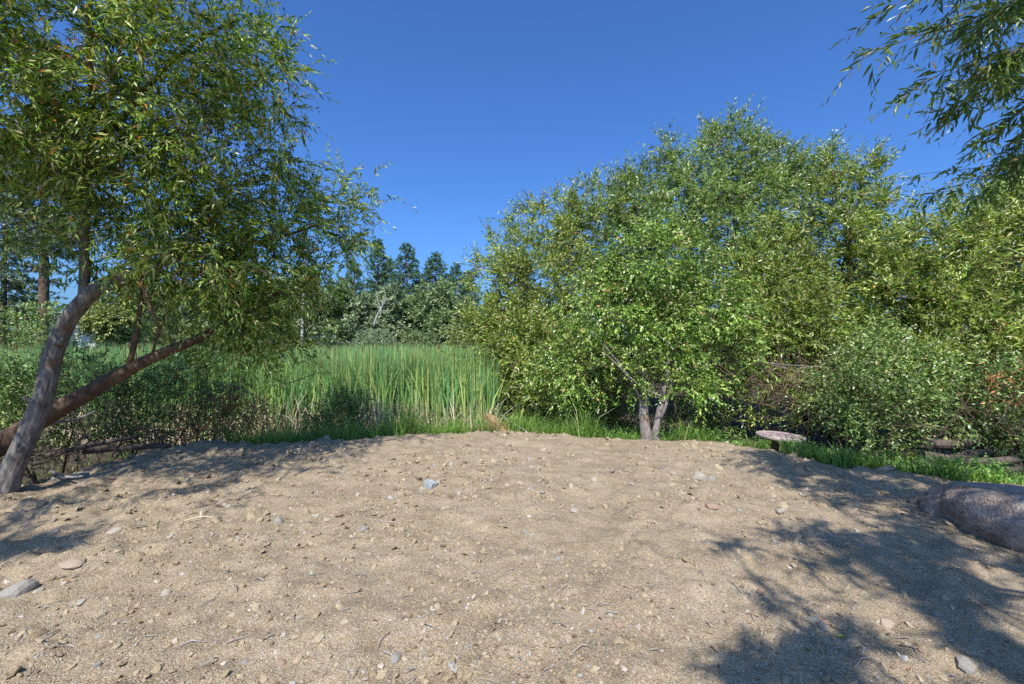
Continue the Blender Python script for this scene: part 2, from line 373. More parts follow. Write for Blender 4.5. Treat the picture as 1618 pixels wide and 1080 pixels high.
M['far3'] = leaf_mat('far_leaf_olive', [(0.0, (0.08, 0.11, 0.035)), (0.5, (0.15, 0.18, 0.055)), (1.0, (0.24, 0.24, 0.09))], rough=0.5, trans=0.25, gain=1.75)
M['needle'] = leaf_mat('pine_needle', [(0.0, (0.022, 0.05, 0.022)), (0.6, (0.045, 0.085, 0.038)), (1.0, (0.085, 0.125, 0.06))], rough=0.5, trans=0.1, gain=2.3)
M['needle_grey'] = leaf_mat('pine_needle_grey', [(0.0, (0.05, 0.07, 0.04)), (0.6, (0.09, 0.12, 0.07)), (1.0, (0.15, 0.17, 0.11))], rough=0.5, trans=0.1, gain=2.3)
M['cattail'] = leaf_mat('cattail_blade', [(0.0, (0.06, 0.14, 0.06)), (0.4, (0.11, 0.21, 0.08)), (0.7, (0.19, 0.29, 0.09)), (0.9, (0.30, 0.34, 0.10)), (1.0, (0.45, 0.38, 0.17))], rough=0.42, trans=0.3, gain=1.55)
M['reed'] = island_mat('dry_reed', [(0.0, (0.30, 0.21, 0.11)), (0.5, (0.50, 0.40, 0.24)), (1.0, (0.66, 0.56, 0.40))])
M['head'] = island_mat('cattail_head', [(0.0, (0.10, 0.05, 0.025)), (1.0, (0.17, 0.09, 0.045))])
M['grass'] = leaf_mat('grass_blade', gain=2.1, stops=[(0.0, (0.045, 0.095, 0.018)), (0.5, (0.085, 0.155, 0.03)), (0.9, (0.15, 0.215, 0.055)), (1.0, (0.28, 0.26, 0.11))], rough=0.4, trans=0.35)
M['bark'] = bark_mat('willow_bark', (0.06, 0.05, 0.042), (0.27, 0.24, 0.21), 22, 0.12, 1.0, extra=(0.17, 0.105, 0.065))
M['bark_warm'] = bark_mat('limb_bark', (0.055, 0.034, 0.022), (0.20, 0.125, 0.075), 16, 0.3, 0.7)
M['bark_grey'] = bark_mat('grey_bark', (0.09, 0.072, 0.062), (0.34, 0.295, 0.265), 26, 0.2, 1.0, extra=(0.22, 0.13, 0.09))
M['twig'] = bark_mat('twig_bark', (0.10, 0.062, 0.036), (0.26, 0.185, 0.115), 30, 0.5, 0.3)
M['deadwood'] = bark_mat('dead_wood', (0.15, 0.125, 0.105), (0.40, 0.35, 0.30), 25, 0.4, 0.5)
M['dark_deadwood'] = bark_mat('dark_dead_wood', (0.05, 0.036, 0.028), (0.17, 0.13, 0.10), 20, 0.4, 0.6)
M['pale_bark'] = bark_mat('pale_bark', (0.28, 0.255, 0.225), (0.52, 0.49, 0.44), 8, 0.3, 0.3)
M['pine_bark'] = bark_mat('pine_bark', (0.055, 0.035, 0.026), (0.19, 0.115, 0.08), 5, 0.3, 0.8)
M['rotten'] = bark_mat('rotten_wood', (0.16, 0.075, 0.04), (0.48, 0.30, 0.18), 22, 0.5, 0.9, extra=(0.30, 0.10, 0.07))

# ---------------------------------------------------------------- ground: one sheet, fill pad with a crest dropping to the marsh
EDGE = np.array([(-9, -30), (-7.6, -6), (-6.6, 0), (-5.8, 3.0), (-5.30, 4.6), (-5.5, 5.5), (-5.3, 6.15), (-4.9, 6.85), (-4.0, 6.95), (-3.3, 7.2), (-2.6, 7.55),
                 (-1.74, 7.9), (-.44, 8.12), (.46, 8.05), (1.3, 7.75), (2.5, 7.5), (3.45, 7.35), (3.85, 6.95), (4.13, 6.05), (4.6, 5.55), (5.0, 5.2), (5.6, 4.8), (6.6, 3.8), (7.8, 2), (9, -6), (10, -30)])

def edge_dist(x, y):
    """signed distance to the fill's edge, positive inside"""
    x = np.asarray(x, float); y = np.asarray(y, float)
    best = np.full(x.shape, 1e9); inside = np.zeros(x.shape, bool)
    n = len(EDGE)
    for i in range(n):
        a = EDGE[i]; b = EDGE[(i + 1) % n]; e = b - a
        t = np.clip(((x - a[0]) * e[0] + (y - a[1]) * e[1]) / (e @ e), 0, 1)
        best = np.minimum(best, np.hypot(x - a[0] - t * e[0], y - a[1] - t * e[1]))
        c = ((a[1] > y) != (b[1] > y))
        with np.errstate(divide='ignore', invalid='ignore'):
            xi = (b[0] - a[0]) * (y - a[1]) / (b[1] - a[1] + 1e-12) + a[0]
        inside ^= c & (x < xi)
    return np.where(inside, best, -best)

MARSH = -0.55
def ground_z(x, y, fine=True):
    x = np.asarray(x, float); y = np.asarray(y, float)
    d = edge_dist(x, y) + 0.16 * fbm(x * 1.3, y * 1.3, 3, 3) * 2
    t = np.clip((d + 1.0) / 1.05, 0, 1); t = t * t * (3 - 2 * t)
    z = MARSH * (1 - t)
    near = np.exp(-((np.hypot(x, y - 3)) / 14) ** 2)
    z = z + near * (0.07 * fbm(x * 0.55, y * 0.55, 21, 3) + 0.035 * fbm(x * 2.3, y * 2.3, 5, 3))
    # lumpy spoil along the left bank
    bank = np.exp(-(((x + 4.4) / 1.1) ** 2 + ((y - 6.6) / 0.55) ** 2))
    z = z + bank * (0.05 + 0.16 * np.abs(fbm(x * 3.0, y * 3.0, 9, 3)))
    z = z + 0.36 * np.exp(-(((x - 6.6) / 1.7) ** 2 + ((y - 6.3) / 1.1) ** 2)) * (1 - t)
    left = np.clip((-x - 1.8) / 2.5, 0, 1) * np.clip((d + 0.6) / 0.6, 0, 1)
    if fine:
        amp = 0.040 + 0.050 * left
        cl = np.clip(fbm(x * 6.5, y * 6.5, 33, 2) + 0.02, 0, 1)
        z = z + near * (amp * 1.6 * cl + 0.012 * fbm(x * 11, y * 11, 41, 1) + 0.030 * fbm(x * 5, y * 5, 14, 2))
        # low ridges left by the machine that spread the fill
        z = z + near * (0.004 + 0.016 * left) * np.sin((y * 1.0 - x * 0.45) * 11 + 5 * fbm(x, y, 71, 2)) * np.clip(0.5 + 2 * fbm(x * .8, y * .8, 73, 2), 0, 1.3)
    far = np.clip((np.hypot(x, y) - 60) / 300, 0, 1)
    return z + far * 1.2

def axis(lo, hi, step, far_lo, far_hi):
    c = np.arange(lo, hi + 1e-6, step); a = []; s = step; p_ = lo
    while p_ > far_lo: s *= 1.22; p_ -= s; a.append(p_)
    b = []; s = step; p_ = hi
    while p_ < far_hi: s *= 1.22; p_ += s; b.append(p_)
    return np.concatenate([a[::-1], c, b])
xs = axis(-6.4, 6.4, 0.034, -900, 900)
ys = np.concatenate([axis(1.3, 4.4, 0.026, -300, 4.4), np.arange(4.44, 9.0, 0.04), axis(9.0, 9.1, 0.05, 9.0, 1500)])
ys = np.unique(ys)
X, Y = np.meshgrid(xs, ys); Z = ground_z(X, Y)
gb = MB(); nx = len(xs); ny = len(ys)
ii = (np.arange(ny - 1)[:, None] * nx + np.arange(nx - 1)[None, :])
gb.add(np.stack([X, Y, Z], -1).reshape(-1, 3), None, np.stack([ii, ii + 1, ii + nx + 1, ii + nx], -1).reshape(-1, 4))
ground = gb.build('ground', M['ground'], smooth=True); tag(ground, kind='structure')
fill = np.clip((edge_dist(X, Y) + 0.28 + 0.22 * fbm(X * 2.2, Y * 2.2, 55, 4)) / 0.22, 0, 1)
at = ground.data.attributes.new('fill', 'FLOAT', 'POINT'); at.data.foreach_set('value', fill.astype(np.float32).ravel())

def gz(x, y): return float(ground_z(np.array([x]), np.array([y]))[0])
def G(px, py):
    d = EYE * F / (py - 540); x = (px - 809) / F * d
    for _ in range(4):
        d = (EYE - gz(x, d)) * F / (py - 540); x = (px - 809) / F * d
    return x, d, gz(x, d)

# ---------------------------------------------------------------- gravel pebbles (uncountable) and single stones
def ico(sub):
    import bmesh
    bm = bmesh.new(); bmesh.ops.create_icosphere(bm, subdivisions=sub, radius=1.0)
    v = np.array([x.co[:] for x in bm.verts]); f = np.array([[x.index for x in p_.verts] for p_ in bm.faces]); bm.free()
    return v, f
OCT = (np.array([(1, 0, 0), (-1, 0, 0), (0, 1, 0), (0, -1, 0), (0, 0, 1), (0, 0, -1)], float), np.array([(0, 2, 4), (2, 1, 4), (1, 3, 4), (3, 0, 4), (2, 0, 5), (1, 2, 5), (3, 1, 5), (0, 3, 5)]))
ICO1 = ico(1); ICO2 = ico(2); ICO3 = ico(3)

def scatter_pebbles(name, n, smin, smax, mat, rng, label, bias=0.0):
    # denser towards the viewer's standing area, all over the fill
    d = np.exp(rng.uniform(math.log(1.3), math.log(8.6), n * 2)); ang = rng.uniform(-0.93, 0.93, n * 2)
    x = np.tan(ang) * d * 1.05; y = d
    patch = fbm(x * 1.1, y * 1.1, 61, 3) + bias * np.clip(-x / 4, -0.3, 1)
    k = (edge_dist(x, y) > -0.1) & (np.abs(x) < 6.3) & (rng.random(n * 2) < 0.45 + 0.8 * patch)
    x = x[k][:n]; y = y[k][:n]; n = len(x)
    z = ground_z(x, y)
    s = smin * (smax / smin) ** (rng.random(n) ** 2.6)
    s = s * np.clip(y / 4.0, 0.75, 1.5)
    V, Fc = OCT if smax < 0.012 else ICO1
    ax = rng.uniform(0.6, 1.25, (n, 3)); ax[:, 2] *= 0.55
    jit = 1 + rng.normal(0, 0.16, (n, len(V)))
    v = V[None] * jit[..., None] * ax[:, None] * s[:, None, None]
    a = rng.uniform(0, 6.28, n); c, sn = np.cos(a)[:, None], np.sin(a)[:, None]
    vx = v[..., 0] * c - v[..., 1] * sn; vy = v[..., 0] * sn + v[..., 1] * c
    tilt = rng.normal(0, 0.35, (n, 2))
    vz = v[..., 2] + vx * tilt[:, :1] + vy * tilt[:, 1:]
    v = np.stack([vx + x[:, None], vy + y[:, None], vz + (z + s * 0.12)[:, None]], -1)
    mb = MB(); mb.add(v.reshape(-1, 3), (np.arange(n)[:, None, None] * len(V) + Fc[None]).reshape(-1, 3))
    tag(mb.build(name, mat), label, 'gravel', kind='stuff')
PEB = [(0.0, (0.16, 0.115, 0.08)), (0.25, (0.30, 0.225, 0.15)), (0.5, (0.40, 0.31, 0.21)), (0.65, (0.31, 0.285, 0.245)), (0.8, (0.38, 0.35, 0.30)), (0.92, (0.37, 0.265, 0.18)), (1.0, (0.48, 0.42, 0.34))]
M['pebble'] = island_mat('pebble_stone', PEB, noise=0.2, nscale=90)
scatter_pebbles('gravel', 6500, 0.007, 0.026, M['pebble'], np.random.default_rng(5), 'loose tan and grey pebbles scattered over the bare fill')
scatter_pebbles('grit', 16000, 0.004, 0.011, M['pebble'], np.random.default_rng(6), 'fine tan grit strewn over the bare fill')

M['clod'] = island_mat('soil_clod', [(0.0, (0.25, 0.182, 0.105)), (0.5, (0.30, 0.228, 0.138)), (1.0, (0.35, 0.278, 0.175))], noise=0.35, nscale=140)
scatter_pebbles('soil_clods', 6000, 0.010, 0.040, M['clod'], np.random.default_rng(9), 'crumbly tan soil clods over the bare fill', bias=0.35)
STONE = {'grey': stone_mat('grey_stone', (0.20, 0.175, 0.14), (0.285, 0.255, 0.21), (0.37, 0.335, 0.28), 14),
         'pale': stone_mat('pale_stone', (0.29, 0.24, 0.18), (0.37, 0.315, 0.245), (0.45, 0.395, 0.32), 14),
         'tan': stone_mat('tan_stone', (0.26, 0.19, 0.13), (0.37, 0.285, 0.20), (0.47, 0.38, 0.28), 14),
         'reddish': stone_mat('reddish_stone', (0.24, 0.145, 0.095), (0.34, 0.225, 0.155), (0.43, 0.31, 0.225), 14),
         'bluish': stone_mat('bluish_stone', (0.20, 0.21, 0.205), (0.30, 0.31, 0.30), (0.42, 0.43, 0.40), 14)}

def stone_mesh(name, mat, rng, flat=0.55, angular=0.5, src=ICO2, ax=None):
    V, Fc = src
    v = V.copy()
    # cut by random planes for facets, then soften with noise
    for _ in range(7):
        nrm = unit(rng.normal(size=3)); lim = rng.uniform(0.55, 0.85)
        dd = v @ nrm; over = np.maximum(dd - lim, 0); v = v - nrm[None] * (over * angular * 1.3)[:, None]
    v *= 1 + 0.06 * rng.normal(size=(len(v), 1))
    ax = np.array([rng.uniform(0.85, 1.25), rng.uniform(0.65, 0.95), flat * rng.uniform(0.8, 1.2)]) if ax is None else np.array(ax)
    mb = MB(); mb.add(v * ax, Fc)
    return mb.mesh(name, mat, smooth=False)

def put_stone(px, py, rpx, me, label, rng, group=None, sink=0.45, rot=None, name='stone', tilt=0.15, zs=1.0):
    x, y, z = G(px, py); r = rpx / F * y
    o = link(name, me); o.location = (x, y, z + r * 0.55 * (0.5 - sink))
    o.scale = (r, r, r * zs); o.rotation_euler = (rng.normal(0, tilt), rng.normal(0, tilt), rng.uniform(0, 6.28) if rot is None else rot)
    tag(o, label, 'stone', group)
    return o

srng = np.random.default_rng(77)
special = [(680, 770, 13, 'bluish', 0.95, 0.9, 'pointed blue grey stone standing proud of the bare fill, left of centre'),
           (832, 886, 9, 'tan', 0.9, 0.9, 'blocky tan brown stone alone in the middle of the gravel'),
           (30, 934, 24, 'grey', 0.5, 0.5, 'large flat oval grey cobble at the lower left edge of the gravel'),
           (577, 836, 10, 'grey', 0.6, 0.5, 'rounded mid grey stone left of the blocky tan stone'),
           (1104, 756, 12, 'pale', 0.8, 0.9, 'pale upright stone, lighter of the pair near the tree shadow edge'),
           (1123, 758, 10, 'grey', 0.7, 0.6, 'darker grey stone, right one of the pair near the tree shadow edge'),
           (1124, 800, 13, 'reddish', 0.45, 0.7, 'flat reddish brown slab stone below the pale and grey pair'),
           (1146, 782, 9, 'reddish', 0.5, 0.8, 'small leaning reddish stone just above the flat reddish slab'),
           (1232, 808, 11, 'pale', 0.5, 0.5, 'whitish flat stone between the two tree shadow patches'),
           (1062, 693, 11, 'reddish', 0.75, 0.4, 'rounded pinkish stone on the crest beside the twin trunked tree'),
           (122, 755, 17, 'grey', 0.8, 0.9, 'angular grey stone on the bank beside the leaning willow trunk'),
           (118, 893, 19, 'tan', 0.3, 0.5, 'long flat tan stone above the large oval grey cobble'),
           (262, 938, 9, 'pale', 0.6, 0.6, 'bright whitish stone in the lower left gravel'),
           (625, 1040, 11, 'grey', 0.6, 0.4, 'round grey stone near the bottom edge of the gravel'),
           (1400, 988, 15, 'tan', 0.8, 0.7, 'pale tan lump of stone in the dappled shade of the overhanging willow'),
           (1525, 1052, 17, 'grey', 0.5, 0.5, 'flat grey stone in deep shade at the lower right'),
           (1300, 990, 12, 'tan', 0.6, 0.4, 'rounded tan stone lying on the rim of the near shadow'),
           (365, 716, 12, 'tan', 0.7, 0.6, 'tan stone on top of the left bank mound'),
           (338, 713, 12, 'tan', 0.6, 0.5, 'tan lump on the left bank mound, left of its neighbour'),
           (495, 706, 9, 'reddish', 0.6, 0.5, 'pinkish stone at the shaded crest below the dark grass'),
           (1400, 741, 13, 'tan', 0.6, 0.6, 'tan stone on the shaded crest behind the boulder'),
           (440, 822, 9, 'grey', 0.9, 0.4, 'dark round grey stone on the sunny left slope'),
           (180, 832, 11, 'pale', 0.4, 0.5, 'pale flat stone at the edge of the left tree shadow'),
           (352, 793, 13, 'pale', 0.35, 0.6, 'pale slab stone on the slope below the left shadow')]
for px, py, r, c, fl, ang, lab in special:
    put_stone(px, py, r, stone_mesh('stone', STONE[c], srng, fl, ang), lab, srng)
zones = [('left', -50, 540, 'on the left slope below the leaning willow'), ('mid', 540, 1080, 'across the sunny middle of the fill'), ('right', 1080, 1660, 'on the right side under the overhanging willow')]
cols_ = ['grey', 'pale', 'tan', 'reddish']; wts = [0.30, 0.08, 0.50, 0.12]
lib = {c: [stone_mesh('stone', STONE[c], srng, f, a) for f, a in ((0.4, 0.4), (0.6, 0.8), (0.5, 0.6), (0.75, 0.5))] for c in cols_}
nst = 0
while nst < 230:
    px = srng.uniform(-40, 1650); py = 700 + 380 * srng.random() ** 0.75
    if px < 540 and srng.random() < 0.0: continue
    x, y, z = G(px, py)
    if edge_dist(np.array([x]), np.array([y]))[0] < 0.1: continue
    if x > 3.3 and 2.4 < y < 4.8: continue
    c = srng.choice(cols_, p=wts)
    zn = [q for q in zones if q[1] <= px < q[2]][0]
    r = 3.2 + 6.0 * srng.random() ** 3
    put_stone(px, py, r, lib[c][srng.integers(4)], f'small {c} stone lying loose {zn[3]}', srng, f'small {c} stones {zn[3]}', sink=srng.uniform(0.35, 0.9))
    nst += 1

# red and orange bark chips and needles in the gravel
mb = MB(); rr = np.random.default_rng(8); n = 420
px = rr.uniform(-50, 1660, n); py = 705 + 380 * rr.random(n) ** 0.8
d = EYE * F / (py - 540); x = (px - 809) / F * d; k = edge_dist(x, d) > 0.05; x = x[k]; d = d[k]; n = len(x)
a = rr.uniform(0, 6.28, n); dirs = np.stack([np.cos(a), np.sin(a), rr.normal(0.1, 0.15, n)], -1)
s = rr.uniform(0.012, 0.045, n)
leaves(mb, np.stack([x, d, ground_z(x, d) + 0.006], -1), dirs, s, s * rr.uniform(0.15, 0.5, n), rr, droop=0.02, upness=0.9)
M['chip'] = island_mat('bark_chip', [(0.0, (0.13, 0.07, 0.04)), (0.5, (0.28, 0.15, 0.08)), (0.8, (0.36, 0.24, 0.13)), (1.0, (0.46, 0.38, 0.24))])
tag(mb.build('bark_litter', M['chip']), 'rusty bark chips and dry leaf bits strewn on gravel', 'litter', kind='stuff')
lt = MB(); lr = np.random.default_rng(18)
for k in range(170):
    px = lr.uniform(-40, 1650); py = 705 + 370 * lr.random() ** .8; d = EYE * F / (py - 540); x = (px - 809) / F * d
    if edge_dist(np.array([x]), np.array([d]))[0] < .05: continue
    a = lr.uniform(0, 6.28); l = lr.uniform(.03, .13); u_ = np.array([math.cos(a), math.sin(a)]) * l / 2; bq = lr.normal(0, l * .12, 2)
    z_ = ground_z(np.array([x - u_[0], x, x + u_[0]]), np.array([d - u_[1], d, d + u_[1]])) + .006
    tube(lt, np.array([[x - u_[0], d - u_[1], z_[0]], [x + bq[0], d + bq[1], z_.max() + .004], [x + u_[0], d + u_[1], z_[2]]]), np.array([.0025, .003, .0015]) * lr.uniform(.7, 1.5), 4)
tag(lt.build('twig_litter', M['deadwood']), 'thin dry twigs strewn across the bare fill', 'litter', kind='stuff')
# two fresh yellow-green leaves fallen in the shade and one pale forked twig on the left slope
for px, py, lab, c in ((1324, 1012, 'yellow green fallen leaf on the shaded gravel, nearer the camera', (0.45, 0.42, 0.04)), (1326, 789, 'yellow fallen leaf on the shaded far gravel', (0.55, 0.45, 0.04))):
    x, y, z = G(px, py); mb = MB()
    leaves(mb, np.array([[x, y, z + 0.02]]), np.array([[0.9, 0.3, 0.1]]), [0.055], [0.02], rr, fine=True, upness=0.95)
    tag(mb.build('fallen_leaf', leaf_mat('fallen_leaf', [(0, c), (1, c)])), lab, 'leaf')
x, y, z = G(318, 822); mb = MB()
tube(mb, resample([(x - .13, y - .03, z + .01), (x, y, z + .035), (x + .1, y + .02, z + .02)], 0.03), 0.006, 6)
tube(mb, [(x - .01, y, z + .03), (x - .04, y + .06, z + .06), (x - .05, y + .1, z + .065)], [0.006, 0.005, 0.003], 6)
tag(mb.build('forked_twig', M['reed']), 'pale forked dry twig on the left gravel slope', 'twig')

# ---------------------------------------------------------------- boulder at right
def boulder():
    nu, nv = 150, 84
    u = np.linspace(0, 2 * math.pi, nu, endpoint=False); v = np.linspace(-math.pi / 2, math.pi / 2, nv)
    U, Vv = np.meshgrid(u, v)
    sp = lambda w, e: np.sign(w) * np.abs(w) ** e
    cx = sp(np.cos(Vv), 0.8) * sp(np.cos(U), 0.95); cyy = sp(np.cos(Vv), 0.8) * sp(np.sin(U), 0.95); cz = sp(np.sin(Vv), 0.9)
    k = 1 + 0.16 * fbm(cx * 1.3 + 5, cyy * 1.5 + cz * 1.1 + 3, 4, 3) + 0.08 * fbm(cx * 4 + cz * 2, cyy * 4 + cz * 3, 6, 3) + 0.03 * fbm(cx * 14 + cz * 9, cyy * 14 - cz * 9, 8, 3)
    k = k - 0.05 * np.clip(0.06 - np.abs(fbm(cx * 2.1 + cz * 1.3 + 7, cyy * 2.1 - cz * .9, 77, 3)), 0, 1) / 0.06 * 0.6 - 0.012 * np.clip(fbm(cx * 22 + cz * 15, cyy * 22 - cz * 15, 79, 2), 0, 1)
    lx = cx * k * 1.25; ly = cyy * k * 0.64; lz = cz * k * 0.43
    # tapered far end, a flattish top and a shallow hollow on it
    lx_n = lx / 1.25
    ly *= 1 - 0.10 * np.clip(lx_n, 0, 1) ** 2; lz *= 1 - 0.12 * np.clip(lx_n, 0, 1) ** 2
    lz = np.where(lz > 0.30, 0.30 + (lz - 0.30) * 0.35, lz)
    lz -= 0.05 * np.exp(-((lx - 0.35) / 0.16) ** 2 - ((ly - 0.05) / 0.10) ** 2) * (lz > 0)
    lz -= 0.035 * np.exp(-((lx + 0.05 - 0.25 * ly) / 0.05) ** 2) * (lz > -0.1)
    mb = MB(); i = np.arange(nv - 1)[:, None] * nu; j = np.arange(nu)[None]; jn = (j + 1) % nu
    mb.add(np.stack([lx, ly, lz], -1).reshape(-1, 3), None, np.stack([i + j, i + jn, i + nu + jn, i + nu + j], -1).reshape(-1, 4))
    o = mb.build('boulder', stone_mat('boulder_stone', (0.21, 0.15, 0.115), (0.37, 0.28, 0.22), (0.51, 0.415, 0.335), 6, 1.0, 0.08), smooth=True)
    o.location = (4.52, 3.40, 0.02); o.rotation_euler = (math.radians(4), math.radians(2), math.radians(108))
    tag(o, 'long rounded purplish grey boulder half sunk at the right edge', 'boulder')
boulder()

# ---------------------------------------------------------------- round table
tx, ty = (1233 - 809) / F * 7.35, 7.35; tz = EYE - (688 - 540) / F * 7.35
t = thing('round_table', (tx, ty, gz(tx, ty) - 0.05), 'weathered pinkish round table on a single pedestal in the grass', 'table')
def lathe(prof, n=48):
    prof = np.array(prof, float); a = np.arange(n) * 2 * math.pi / n
    v = np.stack([prof[:, 0][:, None] * np.cos(a), prof[:, 0][:, None] * np.sin(a), prof[:, 1][:, None] + 0 * a], -1)
    k = len(prof); i = np.arange(k - 1)[:, None] * n; j = np.arange(n)[None]; jn = (j + 1) % n
    return v.reshape(-1, 3), np.stack([i + j, i + jn, i + n + jn, i + n + j], -1).reshape(-1, 4)
tilt = math.radians(2.6)
def tip(v, o):
    r = np.array([[math.cos(tilt), 0, math.sin(tilt)], [0, 1, 0], [-math.sin(tilt), 0, math.cos(tilt)]])
    return v @ r.T + np.array(o)
mb = MB(); v, q = lathe([(0, -0.042), (0.30, -0.042), (0.346, -0.036), (0.356, -0.022), (0.356, 0.004), (0.349, 0.013), (0.33, 0.017), (0.2, 0.015), (0, 0.017)], 72)
ang_ = np.arctan2(v[:, 1], v[:, 0]); v[:, :2] *= (1 + 0.018 * vnoise(ang_ * 3 + 20, v[:, 2] * 30 + 4, 6) + 0.012 * vnoise(ang_ * 11 + 30, v[:, 2] * 60, 7))[:, None]
mb.add(tip(v, (tx, ty, tz)), None, q)
mb.build('tabletop', stone_mat('table_paint', (0.30, 0.20, 0.185), (0.42, 0.30, 0.28), (0.55, 0.44, 0.41), 10, 0.3, 0.004, 0.8), t)
mb = MB(); zb = gz(tx, ty) - 0.08
v, q = lathe([(0, -0.028), (0.09, -0.028), (0.085, -0.05), (0.062, -0.10), (0.066, -0.3), (0.09, zb - tz + 0.06), (0.17, zb - tz + 0.03), (0.18, zb - tz)], 24)
mb.add(tip(v, (tx - 0.085, ty, tz)), None, q)
mb.build('pedestal', stone_mat('pedestal_wood', (0.13, 0.07, 0.04), (0.22, 0.125, 0.07), (0.30, 0.18, 0.11), 12, 0.4, 0.006), t, smooth=True)

# ---------------------------------------------------------------- left leaning willow
def px_line(pts): return np.array([[*P(a, b, d), r] for a, b, d, r in pts])
def limb(mb, pts, step=0.04, sides=20, rough=0.16, seed=0):
    q = resample(np.asarray(pts, float), step); tube(mb, q[:, :3], np.maximum(q[:, 3], 0.003), sides, rough, seed); return q[::4, :3]
def lobes_px(L, flat=1.0, deep=1.0):
    return [(P(a, b, d), (r / F * d, r / F * d * deep, r / F * d * flat)) for a, b, r, d in L]
def mk_tree(name, label, cat, base, group=None): return thing(name, base, label, cat, group)

rw = np.random.default_rng(101)
b0 = P(2, 800, 4.75)
T = mk_tree('willow_tree', 'large willow with a leaning grey trunk at the left edge', 'tree', (b0[0], b0[1], gz(b0[0], b0[1])))
mb = MB()
sk = [limb(mb, px_line([(-12, 850, 4.75, .25), (-2, 800, 4.75, .14), (10, 765, 4.75, .102), (43, 690, 4.8, .084), (70, 622, 4.85, .079), (84, 560, 4.9, .076), (106, 508, 4.95, .074), (138, 468, 5.0, .072)]), 0.022, 60, 0.13, 1)]
mb.build('trunk', M['bark'], T, smooth=True)
for a_, b_, d_, dx, dz, l_ in ((60, 640, 4.76, -.5, .6, .09), (92, 545, 4.82, .8, .5, .07), (30, 712, 4.7, .8, .35, .08)):
    mb = MB(); p_ = P(a_, b_, d_ + .06); tube(mb, np.array([p_, p_ + np.array([dx, -.5, dz]) * l_, p_ + np.array([dx * 1.6, -.8, dz * 1.9]) * l_]), np.array([.035, .024, .016]), 9, .3, 5); mb.build('broken_stub', M['bark'], T, smooth=True)
mb = MB(); sk.append(limb(mb, px_line([(128, 480, 5.0, .072), (152, 458, 5.0, .08), (188, 442, 5.05, .082), (225, 428, 5.1, .07), (285, 404, 5.4, .05), (360, 392, 5.8, .03), (450, 372, 6.2, .02), (530, 345, 6.3, .012)]), 0.04, 20, 0.15, 2))
mb.build('limb', M['bark'], T, smooth=True)
mb = MB(); sk.append(limb(mb, px_line([(130, 482, 5.0, .045), (134, 430, 5.0, .048), (133, 370, 4.95, .042), (140, 280, 4.9, .036), (146, 170, 4.8, .03), (140, 60, 4.6, .025), (150, -80, 4.3, .02), (170, -260, 3.9, .012)]), 0.04, 16, 0.15, 3))
mb.build('limb', M['bark'], T, smooth=True)
mb = MB(); sk.append(limb(mb, px_line([(140, 230, 4.9, .035), (190, 190, 4.95, .03), (245, 125, 5.0, .024), (320, 60, 5.0, .018), (400, 20, 5.0, .010)]), 0.05, 10, 0.1, 4))
mb.build('limb', M['bark_warm'], T, smooth=True)
mb = MB(); sk.append(limb(mb, px_line([(-60, 735, 5.2, .13), (20, 690, 5.25, .12), (75, 655, 5.3, .105), (130, 625, 5.35, .09), (200, 585, 5.45, .075), (262, 555, 5.55, .062), (310, 536, 5.7, .05), (380, 500, 5.9, .032), (450, 455, 6.1, .016)]), 0.04, 20, 0.15, 5))
mb.build('limb', M['bark_warm'], T, smooth=True)
mb = MB(); sk.append(limb(mb, px_line([(203, 584, 5.45, .034), (213, 540, 5.4, .03), (222, 485, 5.4, .025), (232, 420, 5.4, .018), (255, 340, 5.4, .01)]), 0.05, 8, 0.1, 6))
mb.build('limb', M['bark_warm'], T, smooth=True)
mb = MB(); sk.append(limb(mb, px_line([(240, 565, 5.5, .018), (246, 540, 5.45, .016), (262, 495, 5.4, .012), (290, 440, 5.4, .008)]), 0.05, 8, 0.1, 7))
mb.build('limb', M['bark_warm'], T, smooth=True)
mb = MB(); limb(mb, px_line([(218, 428, 5.0, .016), (226, 452, 4.95, .018), (240, 492, 4.9, .016), (257, 532, 4.9, .009)]), 0.05, 8, 0.15, 8)
tag(mb.build('broken_branch', M['bark_warm'], T, smooth=True), 'broken dead branch hanging from the leaning limb')
skel = list(np.vstack(sk))
LOB = lobes_px([(70, 60, 150, 4.6), (215, 70, 140, 4.8), (330, 60, 105, 5.0), (400, 110, 75, 5.1), (440, 140, 42, 5.1), (130, 200, 150, 5.0), (270, 200, 140, 5.2), (380, 220, 85, 5.4), (60, 300, 95, 5.0), (250, 320, 130, 5.5), (370, 330, 100, 5.8),
                (440, 370, 80, 6.1), (510, 350, 62, 6.4), (545, 320, 32, 6.5), (330, 430, 95, 5.9), (420, 440, 75, 6.2), (500, 430, 34, 6.5), (390, 505, 70, 6.2), (300, 500, 60, 6.0), (450, 515, 45, 6.4), (200, 380, 80, 5.3), (10, 180, 110, 4.4), (300, 395, 62, 4.95), (375, 400, 62, 5.3), (440, 470, 60, 6.0), (350, 480, 70, 5.8), (455, 240, 40, 5.6), (470, 300, 45, 6.0), (555, 370, 34, 6.4), (520, 420, 45, 6.6), (400, 555, 40, 6.0), (455, 540, 30, 6.3), (340, 555, 36, 6.2), (575, 310, 24, 6.5)])
LOB += [(np.array(c, float), r) for c, r in [((-5.6, 3.9, 5.2), (1.5, 1.1, 1.2)), ((-4.9, 2.6, 4.7), (1.1, .9, .8)), ((-3.3, 2.8, 5.0), (.8, .6, .5)), ((-2.8, 3.6, 5.6), (.9, .7, .6)), ((-4.2, 4.2, 6.2), (1.6, 1.2, 1.0)), ((-6.5, 4.6, 4.0), (.9, .9, 1.0)), ((-5.0, 3.2, 3.9), (.55, .5, .4)), ((-3.9, 2.5, 4.6), (.7, .5, .4)), ((-5.7, 2.9, 3.6), (.7, .6, .5))]]
lf, wd = MB(), MB()
